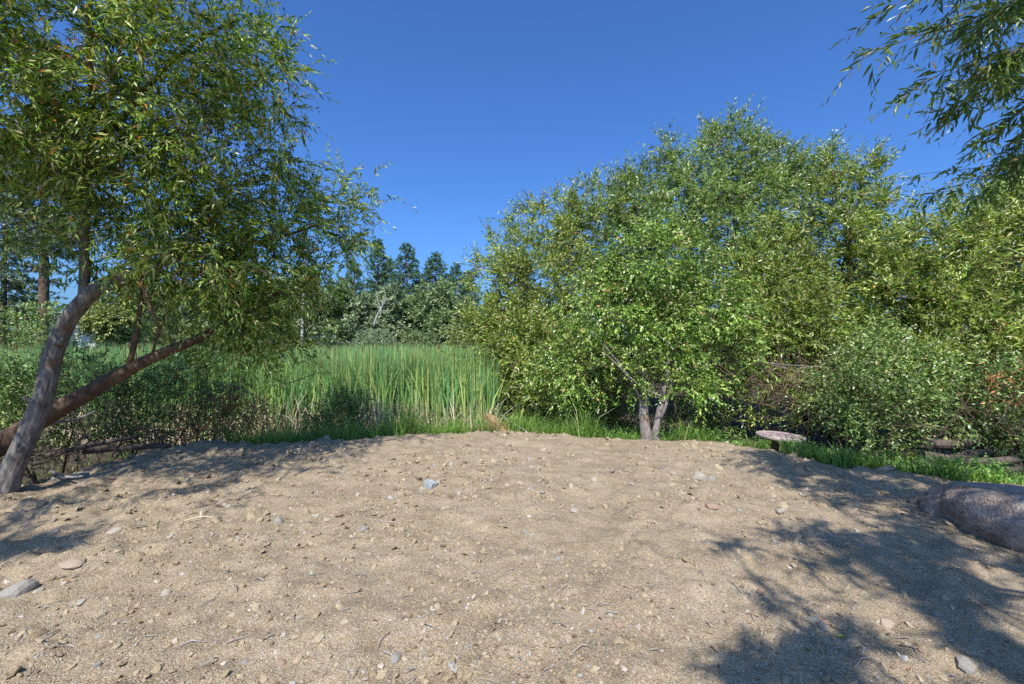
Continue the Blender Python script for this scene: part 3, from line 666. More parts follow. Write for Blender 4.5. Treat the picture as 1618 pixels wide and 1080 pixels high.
crown(lf, wd, LOB, skel, rw, clumps_per_m2=4.1, twigs=8, twig_len=(0.24, 0.58), up=0.12, out=0.7, rnd=0.7, br=0.009, shell=0.25, nleaf=14, L=0.115, W=0.030, bend=-0.28, spread=0.75)
# the crown reaches out of the picture over the viewer's left and shades the bank
castl = []
for a, b, rx, ry, m in [(10, 862, 50, 8, 14), (80, 850, 60, 10, 16), (170, 825, 60, 10, 16), (250, 800, 60, 9, 14), (330, 775, 70, 10, 16), (410, 762, 50, 6, 8), (470, 742, 40, 5, 5), (60, 800, 60, 14, 16), (150, 780, 60, 14, 16), (240, 755, 60, 12, 14), (340, 735, 70, 10, 14), (430, 722, 60, 8, 10), (505, 712, 40, 6, 6), (20, 830, 30, 10, 8)]:
    for k in range(int(m * 1.7)):
        px = a + rw.normal(0, rx * .6); py = b + rw.normal(0, ry * .6); d = EYE * F / (py - 540); g_ = np.array([(px - 809) / F * d, d, 0.0])
        if fbm(g_[0:1] * 3, g_[1:2] * 2.2, 93, 2)[0] > 0.14: continue
        for h in rw.uniform(3.4, 5.4, 10):
            p_ = g_ + SUN_DIR * (h / SUN_DIR[2])
            if p_[1] < 0.2 or 809 + p_[0] / p_[1] * F < -60 or 540 - (p_[2] - EYE) / p_[1] * F < -60: castl.append(p_); break
arr = np.array(skel)
for p_ in sorted(castl, key=lambda c: np.min(np.linalg.norm(arr - c, axis=1))):
    q = arr[np.argmin(np.linalg.norm(arr - p_, axis=1))]; dist = np.linalg.norm(p_ - q)
    if dist > .08:
        m_ = (q + p_) / 2 + rw.normal(0, .05, 3) * dist
        tube(wd, np.array([q, m_, p_]), np.array([.010, .008, .004]) * min(1.5, .5 + dist), 4, cap=False); arr = np.vstack([arr, m_, p_])
n = len(castl) * 4; st = np.repeat(np.array(castl), 4, 0) + rw.normal(0, .05, (n, 3)); d = rw.normal(0, .8, (n, 3))
sprays(lf, wd, st, d, rw.uniform(.12, .26, n), rw, nleaf=11, L=.10, W=.025, spread=.8, bend=-.25)
lf.build('crown', M['left_willow'], T); wd.build('branchwork', M['twig'], T)
lfr, wdr = MB(), MB()
crown(lfr, wdr, lobes_px([(90, 90, 45, 4.4), (120, 60, 35, 4.3), (255, 210, 40, 4.9), (330, 250, 50, 5.2), (380, 545, 22, 6.0), (240, 420, 35, 5.2), (150, 260, 30, 4.7)]), skel, rw, clumps_per_m2=5, twigs=4, twig_len=(0.12, 0.25), attach=False, nleaf=9, L=0.07, W=0.017, bend=-0.5)
tag(lfr.build('withered_leaves', M['rust'], T), 'patches of withered rusty leaves in the crown')

# ---------------------------------------------------------------- right-hand willows and shrubs
def shrub_tree(name, label, cat, base_px, base_d, stems, lobes, leafm, seed, group=None, barkm='bark_warm', stem_r=0.05, limbname='stem', **kw):
    rng = np.random.default_rng(seed)
    bx = (base_px - 809) / F * base_d
    base = np.array([bx, base_d, gz(bx, base_d)])
    R = mk_tree(name, label, cat, base, group)
    L = lobes_px(lobes, kw.pop('flat', 1.0), kw.pop('deep', 0.9)); skel = []
    cs = np.array([l[0] for l in L])
    for s in range(stems):
        c = cs[s % len(cs)] + rng.normal(0, 0.15, 3)
        st = base + np.array([rng.normal(0, 0.28), rng.normal(0, 0.2), -0.1])
        st[2] = gz(st[0], st[1]) - 0.1
        mid = st + (c - st) * 0.5 + np.array([0, 0, 0.18 * np.linalg.norm(c - st)]) + rng.normal(0, 0.12, 3)
        mb = MB(); r0 = stem_r * rng.uniform(0.7, 1.1)
        skel.append(limb(mb, np.array([[*st, r0], [*(st + (mid - st) * 0.5 + rng.normal(0, .06, 3)), r0 * 0.8], [*mid, r0 * 0.6], [*(c + (0, 0, .1)), r0 * 0.25]]), 0.12, 8, 0.12, seed + s))
        mb.build(limbname, M[barkm], R, smooth=True)
    lf, wd = MB(), MB()
    crown(lf, wd, L, list(np.vstack(skel)), rng, **kw)
    lf.build('crown', leafm, R); wd.build('branchwork', M['twig'], R)
    return R, base

WK = dict(clumps_per_m2=3.1, twigs=8, twig_len=(0.32, 0.78), up=0.62, out=0.7, rnd=0.6, br=0.012, shell=0.3, nleaf=16, L=0.15, W=0.042, bend=-0.16, spread=0.75, spread_c=0.10, twig_share=0.4)
shrub_tree('willow_shrub', 'olive willow at the edge of the cattails, left end of the willow thicket', 'tree', 850, 11.5, 7,
           [(800, 530, 62, 11.5), (860, 440, 85, 12), (925, 380, 85, 12.2), (795, 445, 45, 12.3), (850, 560, 80, 11), (890, 350, 50, 12.4), (780, 490, 42, 11.6), (900, 480, 80, 11.5), (910, 590, 70, 10.8), (960, 330, 50, 12.5), (800, 590, 45, 11), (840, 625, 45, 10.6), (940, 640, 45, 10.4), (1000, 640, 45, 10.3), (1090, 640, 45, 10), (775, 560, 42, 10.9), (768, 605, 34, 10.6), (830, 600, 48, 10.2), (885, 615, 46, 9.8), (780, 410, 34, 12.4), (765, 520, 30, 11.4), (840, 350, 34, 12.3)], M['willow'], 201, **WK)
shrub_tree('willow_shrub', 'tallest willow of the thicket, rising above the twin trunked tree', 'tree', 1110, 11.8, 9,
           [(1060, 330, 90, 12), (1150, 290, 95, 12), (1235, 330, 95, 12), (1000, 390, 90, 12), (1120, 410, 120, 11.5), (1155, 225, 36, 12), (1060, 262, 38, 12), (1200, 270, 55, 12), (1010, 310, 42, 12.2), (1250, 270, 42, 12), (1130, 490, 110, 12.4), (1040, 460, 80, 12.6), (1230, 440, 80, 12.5)], M['willow_green'], 202, **WK)
shrub_tree('willow_shrub', 'yellowish willow behind the round table, right of the tallest willow', 'tree', 1290, 10.2, 8,
           [(1330, 330, 75, 11), (1280, 430, 105, 10.5), (1375, 275, 32, 11), (1390, 400, 90, 10.5), (1230, 500, 85, 9.8), (1290, 520, 85, 9.4), (1320, 280, 40, 11), (1200, 440, 70, 10.3), (1370, 480, 85, 9.5), (1240, 570, 55, 9.4), (1180, 530, 60, 9.6), (1310, 590, 55, 8.9), (1200, 620, 45, 9.9), (1275, 630, 45, 9.6), (1150, 650, 35, 10.2), (1330, 650, 35, 9.2)], M['willow'], 203, **WK)
shrub_tree('willow_shrub', 'broad dense willow filling the right edge above the boulder', 'tree', 1560, 8.6, 10,
           [(1480, 430, 95, 9), (1590, 405, 100, 9), (1720, 380, 130, 9), (1540, 520, 95, 8.3), (1420, 530, 90, 8.8), (1650, 530, 110, 8), (1480, 370, 55, 9.3), (1570, 340, 50, 9.4), (1850, 430, 140, 8.5), (1640, 340, 60, 9.2), (1440, 470, 70, 8.9), (1480, 590, 70, 8.0), (1580, 590, 70, 7.8), (1400, 600, 60, 8.4)], M['willow'], 204, **WK)
BK = dict(clumps_per_m2=9, twigs=8, twig_len=(0.2, 0.45), up=0.25, out=0.8, rnd=0.6, br=0.01, shell=0.35, nleaf=10, L=0.085, W=0.05, bend=-0.25, spread=0.9, droop=0.25)
# twin-trunked broad-leaved tree on the crest
rb = np.random.default_rng(301); cb = P(1028, 692, 7.75); cb[2] = gz(cb[0], cb[1])
R = mk_tree('broadleaf_tree', 'bright green broad leaved tree with twin grey trunks on the crest', 'tree', cb)
sk = []
mb = MB(); sk.append(limb(mb, px_line([(1024, 720, 7.8, .10), (1021, 690, 7.8, .085), (1017, 655, 7.85, .07), (1015, 620, 7.9, .062), (1008, 570, 8.0, .05), (1000, 500, 8.2, .035), (985, 430, 8.5, .016)]), 0.025, 30, 0.2, 31)); mb.build('trunk', M['bark_grey'], R, smooth=True)
mb = MB(); sk.append(limb(mb, px_line([(1034, 716, 7.8, .075), (1036, 685, 7.8, .062), (1041, 655, 7.8, .045), (1048, 620, 7.85, .04), (1056, 575, 7.95, .032), (1052, 520, 8.1, .026), (1060, 450, 8.4, .012)]), 0.025, 26, 0.18, 32)); mb.build('trunk', M['bark_grey'], R, smooth=True)
mb = MB(); sk.append(limb(mb, px_line([(1040, 668, 7.8, .03), (1052, 640, 7.78, .028), (1062, 600, 7.8, .022), (1075, 550, 7.95, .016), (1095, 480, 8.2, .01)]), 0.04, 10, 0.15, 33)); mb.build('limb', M['bark_grey'], R, smooth=True)
mb = MB(); sk.append(limb(mb, px_line([(1014, 640, 7.85, .025), (1000, 605, 7.8, .022), (975, 570, 7.8, .018), (950, 540, 7.9, .012), (930, 520, 8.1, .008)]), 0.04, 10, 0.15, 34)); mb.build('limb', M['bark_grey'], R, smooth=True)
lf, wd = MB(), MB()
crown(lf, wd, lobes_px([(1030, 430, 85, 8.6), (965, 490, 80, 8.5), (1105, 490, 80, 8.5), (1035, 520, 70, 8.2), (930, 575, 55, 8.4), (1150, 555, 55, 8.3), (890, 600, 50, 8.8), (985, 580, 38, 8.0), (1085, 600, 30, 7.7), (1105, 615, 26, 7.6), (1060, 570, 35, 7.9)]), list(np.vstack(sk)), rb, **BK)
lf.build('crown', M['broad'], R); wd.build('branchwork', M['twig'], R)
mb = MB(); q = px_line([(956, 558, 7.6, .006), (985, 585, 7.62, .009), (1015, 612, 7.65, .011), (1052, 628, 7.7, .013)]); q = resample(q, .05); tube(mb, q[:, :3], q[:, 3], 7, 0.1, 3)
tag(mb.build('dead_stick', M['deadwood'], None), 'long pale dead stick leaning across the twin trunked tree', 'stick')
SK = dict(clumps_per_m2=9.0, twigs=8, twig_len=(0.2, 0.42), up=0.3, out=0.75, rnd=0.65, br=0.009, shell=0.35, nleaf=10, L=0.075, W=0.042, bend=-0.2, spread=0.9)
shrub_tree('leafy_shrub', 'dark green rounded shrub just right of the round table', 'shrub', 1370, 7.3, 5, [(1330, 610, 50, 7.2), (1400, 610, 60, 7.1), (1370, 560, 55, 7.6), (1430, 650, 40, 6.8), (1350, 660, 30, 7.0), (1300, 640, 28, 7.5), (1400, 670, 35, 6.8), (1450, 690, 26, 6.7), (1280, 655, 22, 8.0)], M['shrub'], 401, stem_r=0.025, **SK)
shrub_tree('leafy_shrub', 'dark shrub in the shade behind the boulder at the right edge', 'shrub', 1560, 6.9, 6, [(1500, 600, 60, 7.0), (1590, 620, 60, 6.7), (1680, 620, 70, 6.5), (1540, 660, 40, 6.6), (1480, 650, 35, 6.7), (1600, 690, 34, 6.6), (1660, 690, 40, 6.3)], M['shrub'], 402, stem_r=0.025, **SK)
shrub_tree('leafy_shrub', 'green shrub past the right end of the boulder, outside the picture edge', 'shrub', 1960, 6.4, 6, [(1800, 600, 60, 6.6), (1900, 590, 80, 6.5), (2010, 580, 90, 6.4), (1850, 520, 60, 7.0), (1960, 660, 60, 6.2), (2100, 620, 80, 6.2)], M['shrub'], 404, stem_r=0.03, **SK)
shrub_tree('withered_shrub', 'small rusty brown withered shrub among the greenery at the right edge', 'shrub', 1590, 6.5, 3, [(1570, 612, 30, 6.4), (1610, 605, 26, 6.3), (1640, 625, 30, 6.3)], M['rust'], 403, stem_r=0.018, **{**SK, 'clumps_per_m2': 5, 'twigs': 4})

# grey dead brush under the willows
def dead_brush(name, label, spots, mat, seed, n, ln, r=0.005, cat='brush', up=0.55):
    rng = np.random.default_rng(seed); mb = MB()
    c = spots[0]; bx = P(c[0], c[1], c[3])
    o = None
    for k in range(n):
        a, b, rp, d = spots[rng.integers(len(spots))]
        s = P(a + rng.normal(0, rp * .6), b + rng.normal(0, rp * .35), d + rng.normal(0, .25))
        s[2] = max(s[2], gz(s[0], s[1]) + 0.0)
        dr = unit(rng.normal(size=3) + np.array([0, 0, up])); l = rng.uniform(*ln)
        pts = [s]; 
        for q in range(4):
            dr = unit(dr + rng.normal(0, .28, 3)); pts.append(pts[-1] + dr * l / 4)
        pts = np.array(pts); rr_ = r * rng.uniform(.5, 1.5)
        tube(mb, pts, np.linspace(rr_, rr_ * .3, 5), 4, cap=False)
        for q in range(2):
            p_ = pts[rng.integers(1, 4)]; dd = unit(dr + rng.normal(0, .7, 3))
            tube(mb, np.array([p_, p_ + dd * l * .15 + rng.normal(0, .01, 3), p_ + dd * l * .32]), np.array([rr_ * .5, rr_ * .4, rr_ * .2]), 3, cap=False)
    return tag(mb.build(name, mat), label, cat)
dead_brush('dead_brush', 'tangle of grey bare twigs under the willow beside the round table', [(1190, 600, 40, 8.3), (1250, 620, 45, 8.0), (1290, 600, 40, 8.2), (1310, 640, 30, 7.6)], M['twig'], 501, 170, (0.4, 1.0), 0.006)
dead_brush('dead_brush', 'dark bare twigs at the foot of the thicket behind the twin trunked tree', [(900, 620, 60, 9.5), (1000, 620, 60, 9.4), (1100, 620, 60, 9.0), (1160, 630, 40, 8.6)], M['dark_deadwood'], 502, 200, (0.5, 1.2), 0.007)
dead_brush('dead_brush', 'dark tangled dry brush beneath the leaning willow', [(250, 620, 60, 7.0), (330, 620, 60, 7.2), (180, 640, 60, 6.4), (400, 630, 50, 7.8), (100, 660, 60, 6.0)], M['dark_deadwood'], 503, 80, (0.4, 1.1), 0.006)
dead_brush('dead_brush', 'small clump of grey dry stems between the cattails and the crest', [(590, 665, 18, 8.9), (610, 660, 14, 9.0)], M['deadwood'], 504, 70, (0.25, 0.5), 0.004, up=1.0)
dead_brush('dead_brush', 'bare brown twigs in the shade above the log pile', [(1600, 660, 40, 6.2), (1540, 650, 40, 6.6), (1480, 690, 30, 6.6)], M['twig'], 505, 60, (0.3, 0.8), 0.005)
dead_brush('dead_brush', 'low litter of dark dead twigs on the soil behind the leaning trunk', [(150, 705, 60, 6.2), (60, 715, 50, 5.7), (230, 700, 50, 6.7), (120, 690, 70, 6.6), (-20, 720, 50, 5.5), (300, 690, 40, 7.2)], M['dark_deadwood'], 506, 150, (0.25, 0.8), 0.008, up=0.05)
# bare pale boughs sticking out of the thicket
for pts, lab in (([(1330, 580, 8.2, .010), (1270, 578, 7.9, .008), (1200, 572, 7.7, .005)], 'pale bare bough reaching left out of the willow above the table, upper one'),
                 ([(1330, 592, 8.2, .010), (1280, 590, 7.9, .008), (1215, 575, 7.7, .005)], 'pale bare bough reaching left out of the willow above the table, lower one')):
    mb = MB(); q = resample(px_line(pts), .06); tube(mb, q[:, :3], q[:, 3], 6, .1, 2); tag(mb.build('bare_bough', M['deadwood']), lab, 'branch')

# undergrowth shrubs under the left willow
UK = dict(SK); UK.update(clumps_per_m2=19, twigs=7, L=0.075, W=0.03)
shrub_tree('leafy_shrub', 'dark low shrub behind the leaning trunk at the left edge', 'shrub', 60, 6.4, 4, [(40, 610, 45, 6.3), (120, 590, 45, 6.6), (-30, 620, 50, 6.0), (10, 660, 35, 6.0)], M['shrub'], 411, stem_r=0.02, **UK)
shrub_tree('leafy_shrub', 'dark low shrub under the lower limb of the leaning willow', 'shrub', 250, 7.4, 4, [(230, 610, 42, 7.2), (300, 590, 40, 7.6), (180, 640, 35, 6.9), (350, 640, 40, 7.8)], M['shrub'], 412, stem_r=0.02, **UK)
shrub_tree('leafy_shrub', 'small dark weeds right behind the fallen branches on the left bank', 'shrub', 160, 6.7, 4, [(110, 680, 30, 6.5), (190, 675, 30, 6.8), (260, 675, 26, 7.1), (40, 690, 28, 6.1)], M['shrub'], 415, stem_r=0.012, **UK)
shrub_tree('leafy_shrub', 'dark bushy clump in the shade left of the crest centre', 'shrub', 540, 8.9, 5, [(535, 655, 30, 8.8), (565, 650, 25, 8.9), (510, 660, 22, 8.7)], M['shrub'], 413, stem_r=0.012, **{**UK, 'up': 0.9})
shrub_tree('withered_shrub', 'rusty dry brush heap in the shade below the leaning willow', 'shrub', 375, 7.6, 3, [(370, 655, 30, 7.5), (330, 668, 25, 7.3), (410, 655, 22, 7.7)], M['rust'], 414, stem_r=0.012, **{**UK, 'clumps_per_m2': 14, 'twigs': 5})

# ---------------------------------------------------------------- fallen branches, logs, rotten wood
def log(name, p0, p1, r, mat, label, cat, seed, group=None, sides=12, bend=0.04):
    rng = np.random.default_rng(seed); p0 = np.array(p0, float); p1 = np.array(p1, float)
    m = (p0 + p1) / 2 + rng.normal(0, bend, 3)
    q = resample(np.array([[*p0, r], [*m, r * .92], [*p1, r * .75]]), 0.05)
    mb = MB(); tube(mb, q[:, :3], q[:, 3], sides, 0.2, seed)
    return tag(mb.build(name, mat, smooth=False), label, cat, group)
fb = [((120, 770, 5.3), (305, 728, 6.2), .022, 'deadwood', 'weathered fallen branch on the bank, lowest by the leaning trunk'),
      ((70, 720, 5.7), (215, 690, 6.2), .03, 'dark_deadwood', 'dark fallen branch behind the leaning trunk, lower of the dark pair'),
      ((60, 668, 5.2), (150, 650, 5.9), .018, 'deadwood', 'silvery fallen stick resting against the lower willow limb'),
      ((-20, 690, 5.0), (22, 682, 5.4), .025, 'deadwood', 'pale broken branch end poking in at the left edge'),
      ((130, 712, 6.0), (270, 716, 6.5), .045, 'dark_deadwood', 'thick dark fallen branch lying below the dry brush'),
      ((80, 744, 5.2), (132, 752, 5.1), .014, 'deadwood', 'short bleached stick beside the angular grey stone')]
for k, (a, b, r, m, lab) in enumerate(fb):
    A = P(*a); B = P(*b)
    A[2] = max(A[2], gz(A[0], A[1]) + r * .7); B[2] = max(B[2], gz(B[0], B[1]) + r * .7)
    log('fallen_branch', A, B, r, M[m], lab, 'branch', 600 + k, 'fallen branches on the left bank')
lrng = np.random.default_rng(640)
rows = [(0, 3, 'bottom'), (1, 2, 'middle'), (2, 1, 'top')]
for row, cnt, nm in rows:
    for k in range(cnt):
        x0 = 5.75 + 0.0 * row + lrng.normal(0, .06); y0 = 6.25 + k * .17 + row * .07 + lrng.normal(0, .02)
        z0 = gz(6.2, 6.5) + 0.10 + row * .145
        ln = lrng.uniform(.9, 1.25); a = lrng.normal(0, .1)
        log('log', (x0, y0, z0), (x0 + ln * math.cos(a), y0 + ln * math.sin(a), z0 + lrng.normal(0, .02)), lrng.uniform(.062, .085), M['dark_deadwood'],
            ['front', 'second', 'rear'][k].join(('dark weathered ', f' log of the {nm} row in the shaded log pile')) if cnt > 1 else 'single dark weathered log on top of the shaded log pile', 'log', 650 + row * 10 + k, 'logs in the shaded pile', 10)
# rotten stump chunk on the crest
rc = P(775, 682, 8.55); rc[2] = gz(rc[0], rc[1])
R = thing('rotten_log', rc, 'reddish crumbling rotten log lying in the grass at the crest', 'log')
mb = MB(); q = resample(px_line([(768, 655, 8.5, .05), (776, 664, 8.5, .105), (790, 674, 8.45, .10), (808, 682, 8.4, .07), (822, 688, 8.4, .03)]), .02); tube(mb, q[:, :3], q[:, 3], 18, .5, 9)
mb.build('log_body', M['rotten'], R)
mb = MB(); q = resample(px_line([(770, 664, 8.45, .03), (772, 680, 8.4, .045), (776, 694, 8.4, .05)]), .02); tube(mb, q[:, :3], q[:, 3], 12, .5, 19)
mb.build('splinter', M['rotten'], R)
mb = MB(); q = resample(px_line([(790, 654, 8.4, .008), (810, 668, 8.35, .012), (838, 684, 8.3, .008)]), .05); tube(mb, q[:, :3], q[:, 3], 7, .15, 3)
tag(mb.build('dead_stick', M['deadwood']), 'thin grey stick slanting behind the rotten log', 'stick')
for k, (px, py, d, h) in enumerate([(744, 680, 8.5, .28), (757, 684, 8.45, .16)]):
    b_ = P(px, py, d); z0 = gz(b_[0], d)
    mb = MB(); q = resample(np.array([[b_[0], d, z0 - .05, .022], [b_[0] + .01, d, z0 + h * .8, .02], [b_[0] - .01, d, b_[2] + h, .012]]), .03); tube(mb, q[:, :3], q[:, 3], 9, .4, 3 + k)
    tag(mb.build('broken_stem', M['reed'] if k == 0 else M['rotten']), ['pale broken upright stem left of the rotten log', 'short brown broken stem close beside the rotten log'][k], 'stem')

# ---------------------------------------------------------------- grass and cattails (uncountable)
def blades(mb, base, h, w, lean, rng, seg=3, az=None, curl=0.5):
    n = len(base); a = rng.uniform(0, 6.28, n) if az is None else az
    ld = np.stack([np.cos(a), np.sin(a), 0 * a], -1)
    f = rng.uniform(0, 3.14, n); sd = np.stack([np.cos(f), np.sin(f), 0 * f], -1)
    t = np.linspace(0, 1, seg + 1)
    rows = []
    for k, tt in enumerate(t):
        c = base + np.array([0, 0, 1.0]) * (h * (tt - curl * lean * tt ** 3))[:, None] + ld * (h * lean * tt ** 2)[:, None]
        ww = w * (1 - 0.25 * tt if k < seg else 0)
        if k < seg: rows += [c - sd * ww[:, None] / 2, c + sd * ww[:, None] / 2]
        else: rows += [c]
    v = np.stack(rows, 1); m = 2 * seg + 1
    i = np.arange(n)[:, None] * m
    quads = np.concatenate([i + [2 * k, 2 * k + 1, 2 * k + 3, 2 * k + 2] for k in range(seg - 1)], 0)
    tris = i + [2 * (seg - 1), 2 * (seg - 1) + 1, 2 * seg]
    mb.add(v.reshape(-1, 3), tris, quads)

def cattail_field(n, y0, y1, rng, power=1.6, shore0=9.7):
    y = y0 + (y1 - y0) * rng.random(n) ** power
    # the stand is bounded on the right by the willow thicket
    xr = np.clip(-0.35 + (y - 9) * 0.02, -0.6, 3); xl = -1.28 * y - 1
    x = xl + (xr - xl) * rng.random(n)
    shore = shore0 + 0.7 * fbm(x * .7, y * 0 + 2, 5, 3) + np.clip((-x - 3) * .02, 0, 1.0)
    k = y > shore
    return x[k], y[k]
rc_ = np.random.default_rng(701)
mb = MB(); mh = MB()
for n, y0, y1, pw in ((10500, 9.4, 14, 1.0), (10000, 13, 52, 1.5)):
    x, y = cattail_field(n, y0, y1, rc_, pw); nb = 4
    z = ground_z(x, y, False)
    x = np.repeat(x, nb) + rc_.normal(0, .05, len(x) * nb); y = np.repeat(y, nb) + rc_.normal(0, .05, len(y) * nb); z = np.repeat(z, nb)
    h = (EYE - 0.08 + 0.30 * fbm(x * .8, y * .8, 15, 2) - z) * rc_.uniform(0.72, 1.06, len(x))
    blades(mb, np.stack([x, y, z - .05], -1), h, rc_.uniform(.018, .036, len(x)) * np.clip(y / 14, 1, 2.6), rc_.uniform(.02, .42, len(x)) ** 1.5, rc_, 3 if y0 < 12 else 2, curl=.5)
tag(mb.build('cattails', M['cattail']), 'tall green cattail blades filling the marsh', 'cattails', kind='stuff')
x, y = cattail_field(420, 9.8, 26, rc_, 1.3); z = ground_z(x, y, False)
for a, b, c in zip(x, y, z):
    hh = rc_.uniform(1.5, 2.0); l = rc_.normal(0, .05, 2)
    tube(mh, [(a, b, c), (a + l[0], b + l[1], c + hh)], [.005, .004], 4, cap=False)
    tube(mh, [(a + l[0], b + l[1], c + hh), (a + l[0] * 1.1, b + l[1] * 1.1, c + hh + .16)], [.012, .011], 6)
tag(mh.build('cattail_heads', M['head']), 'brown cattail seed heads among the green blades', 'cattails', kind='stuff')
mb = MB(); x, y = cattail_field(8000, 9.0, 12.5, rc_, 2.0, 9.3); z = ground_z(x, y, False)
blades(mb, np.stack([x, y, z - .03], -1), rc_.uniform(.35, 1.4, len(x)), rc_.uniform(.012, .028, len(x)), rc_.uniform(.02, .7, len(x)), rc_, 3)
tag(mb.build('dry_reeds', M['reed']), 'straw coloured dead reed leaves at the cattail feet', 'reeds', kind='stuff')

def grass_patch(mb, n, fn, hmin, hmax, rng, w=(.006, .012), lean=(.15, .9)):
    x, y = fn(n, rng); z = ground_z(x, y, False)
    pat = np.clip(.9 + 1.0 * fbm(x * 1.6, y * 1.6, 88, 3), .45, 1.5)
    blades(mb, np.stack([x, y, z - .03], -1), rng.uniform(hmin, hmax, len(x)) * pat, rng.uniform(*w, len(x)), rng.uniform(*lean, len(x)), rng, 2)
def clear_of_table(x, y):
    return (np.abs((x / np.maximum(y, .1) * F + 809) - 1226) > 13) | (y > 7.6)
def fringe(x0, x1, lo, hi):
    def f(n, rng):
        x = rng.uniform(x0, x1, n * 4); y = rng.uniform(4.5, 12, n * 4); d = -edge_dist(x, y)
        k = (d > lo + .05 + .5 * fbm(x * 2.6, y * 2.6, 4, 3)) & (d < hi) & clear_of_table(x, y); return x[k][:n], y[k][:n]
    return f
rg = np.random.default_rng(801); mb = MB()
grass_patch(mb, 9500, fringe(-1.9, 1.4, .12, 1.9), .3, .75, rg)
grass_patch(mb, 5000, fringe(1.2, 3.4, .15, 1.6), .25, .6, rg)
grass_patch(mb, 8500, fringe(3.2, 6.4, .08, 1.7), .15, .42, rg, (.009, .02))
grass_patch(mb, 2500, fringe(6.2, 10, .05, 1.7), .15, .4, rg, (.009, .02))
grass_patch(mb, 8000, fringe(-4.8, -1.8, .2, 2.0), .3, .75, rg)
grass_patch(mb, 700, fringe(-9, -4.6, 1.4, 3.0), .15, .35, rg)
tag(mb.build('grass', M['grass']), 'lush green grass fringe beyond the crest of the fill', 'grass', kind='stuff')
# broad weeds around the table and below the thicket
mb = MB(); f = fringe(1.2, 6.4, .12, 1.3); x, y = f(2600, rg); z = ground_z(x, y, False)
st = np.stack([x, y, z + rg.uniform(.02, .2, len(x))], -1); d = rg.normal(0, .5, (len(x), 3)); d[:, 2] += .8
sprays(mb, None, st, d, rg.uniform(.1, .3, len(x)), rg, nleaf=7, L=.06, W=.03, spread=1.2, droop=.3)
tag(mb.build('weeds', leaf_mat('weed_leaf', [(0, (0.05, 0.11, 0.022)), (0.6, (0.09, 0.175, 0.035)), (1, (0.16, 0.23, 0.06))])), 'bright leafy ground weeds below the thicket', 'weeds', kind='stuff')

# ---------------------------------------------------------------- far tree line
def far_tree(px, d, top_py, wpx, mat, seed, label, name='cottonwood_tree', trunk_mat='bark_grey', bare=0.12, leaf=0.5, dens=0.62, group='trees along the far side of the marsh'):
    rng = np.random.default_rng(seed); x = (px - 809) / F * d; z0 = gz(x, d)
    top = EYE - (top_py - 540) / F * d; H = top - z0; w = wpx / F * d
    R = mk_tree(name, label, 'tree', (x, d, z0), group)
    mb = MB(); sk = limb(mb, np.array([[x, d, z0 - .2, .016 * H], [x + rng.normal(0, .12), d, z0 + H * .35, .012 * H], [x + rng.normal(0, .3), d, z0 + H * .65, .007 * H], [x, d, z0 + H * .92, .002 * H]]), .4, 7, .1, seed)
    mb.build('trunk', M[trunk_mat], R, smooth=True)
    L = []
    for k in range(9):
        t_ = rng.uniform(0.22 + bare, 0.9); rr_ = w * .5 * (math.sin(math.pi * min(1, max(0.05, (t_ - bare * .5)) ** .85)) * .65 + .3)
        a = rng.uniform(0, 6.28); o = w * .5 - rr_ * .6
        L.append((np.array([x + math.cos(a) * max(o, .1) * .8, d + math.sin(a) * max(o, .1) * .8, z0 + H * t_]), (rr_ * .62, rr_ * .62, min(H * .15, rr_ * .75))))
    L.append((np.array([x, d, z0 + H * .88]), (w * .2, w * .2, H * .11)))
    lf, wd = MB(), MB()
    crown(lf, wd, L, list(sk), rng, clumps_per_m2=1.25 * dens, twigs=6, twig_len=(.5, 1.1), up=.3, out=.7, rnd=.6, br=.03, shell=.45, spread_c=.5, twig_share=0, nleaf=7, L=leaf, W=leaf * .6, bend=-.2, spread=.9, r=.015)
    lf.build('crown', mat, R); wd.build('branchwork', M[trunk_mat], R)

def pine(px, d, top_py, wpx, seed, label, mat=None, bare=0.15, name='pine_tree', group='pines along the far side of the marsh', dens=1.0, trunk_r=.012):
    rng = np.random.default_rng(seed); x = (px - 809) / F * d; z0 = gz(x, d)
    top = EYE - (top_py - 540) / F * d; H = top - z0; w = wpx / F * d
    R = mk_tree(name, label, 'tree', (x, d, z0), group)
    mb = MB(); limb(mb, np.array([[x, d, z0 - .2, trunk_r * H], [x + .1, d, z0 + H * .5, trunk_r * .65 * H], [x, d, z0 + H, .02]]), .5, 9, .1, seed)
    mb.build('trunk', M['pine_bark'], R, smooth=True)
    lf, wd = MB(), MB(); n = int(62 * dens * max(1, H / 16))
    S, D, Ln = [], [], []
    for k in range(n):
        t_ = bare + (1 - bare) * (k + rng.random()) / n
        rad = w * .62 * (1 - (t_ - bare) / (1 - bare)) ** .75 * rng.uniform(.6, 1.15) * min(1, .5 + 2.5 * (t_ - bare)) + .35
        for j in range(rng.integers(3, 6)):
            a = rng.uniform(0, 6.28); dr = np.array([math.cos(a), math.sin(a), .25 - .35 * (1 - t_)])
            p0 = np.array([x, d, z0 + H * t_]); p1 = p0 + dr * rad
            tube(wd, np.array([p0, (p0 + p1) / 2, p1]), np.array([.035, .025, .01]), 3, cap=False)
            m = max(3, int(rad / .28))
            for q in range(m):
                f_ = .3 + .7 * (q + rng.random()) / m
                S.append(p0 + (p1 - p0) * f_ + rng.normal(0, .05, 3)); D.append(dr * .7 + rng.normal(0, .55, 3) + np.array([0, 0, .35])); Ln.append(rng.uniform(.3, .6))
    sprays(lf, None, np.array(S), np.array(D), np.array(Ln), rng, nleaf=11, L=.46, W=.14, spread=.9, bend=0, droop=0)
    lf.build('crown', mat or M['needle'], R); wd.build('branchwork', M['pine_bark'], R)

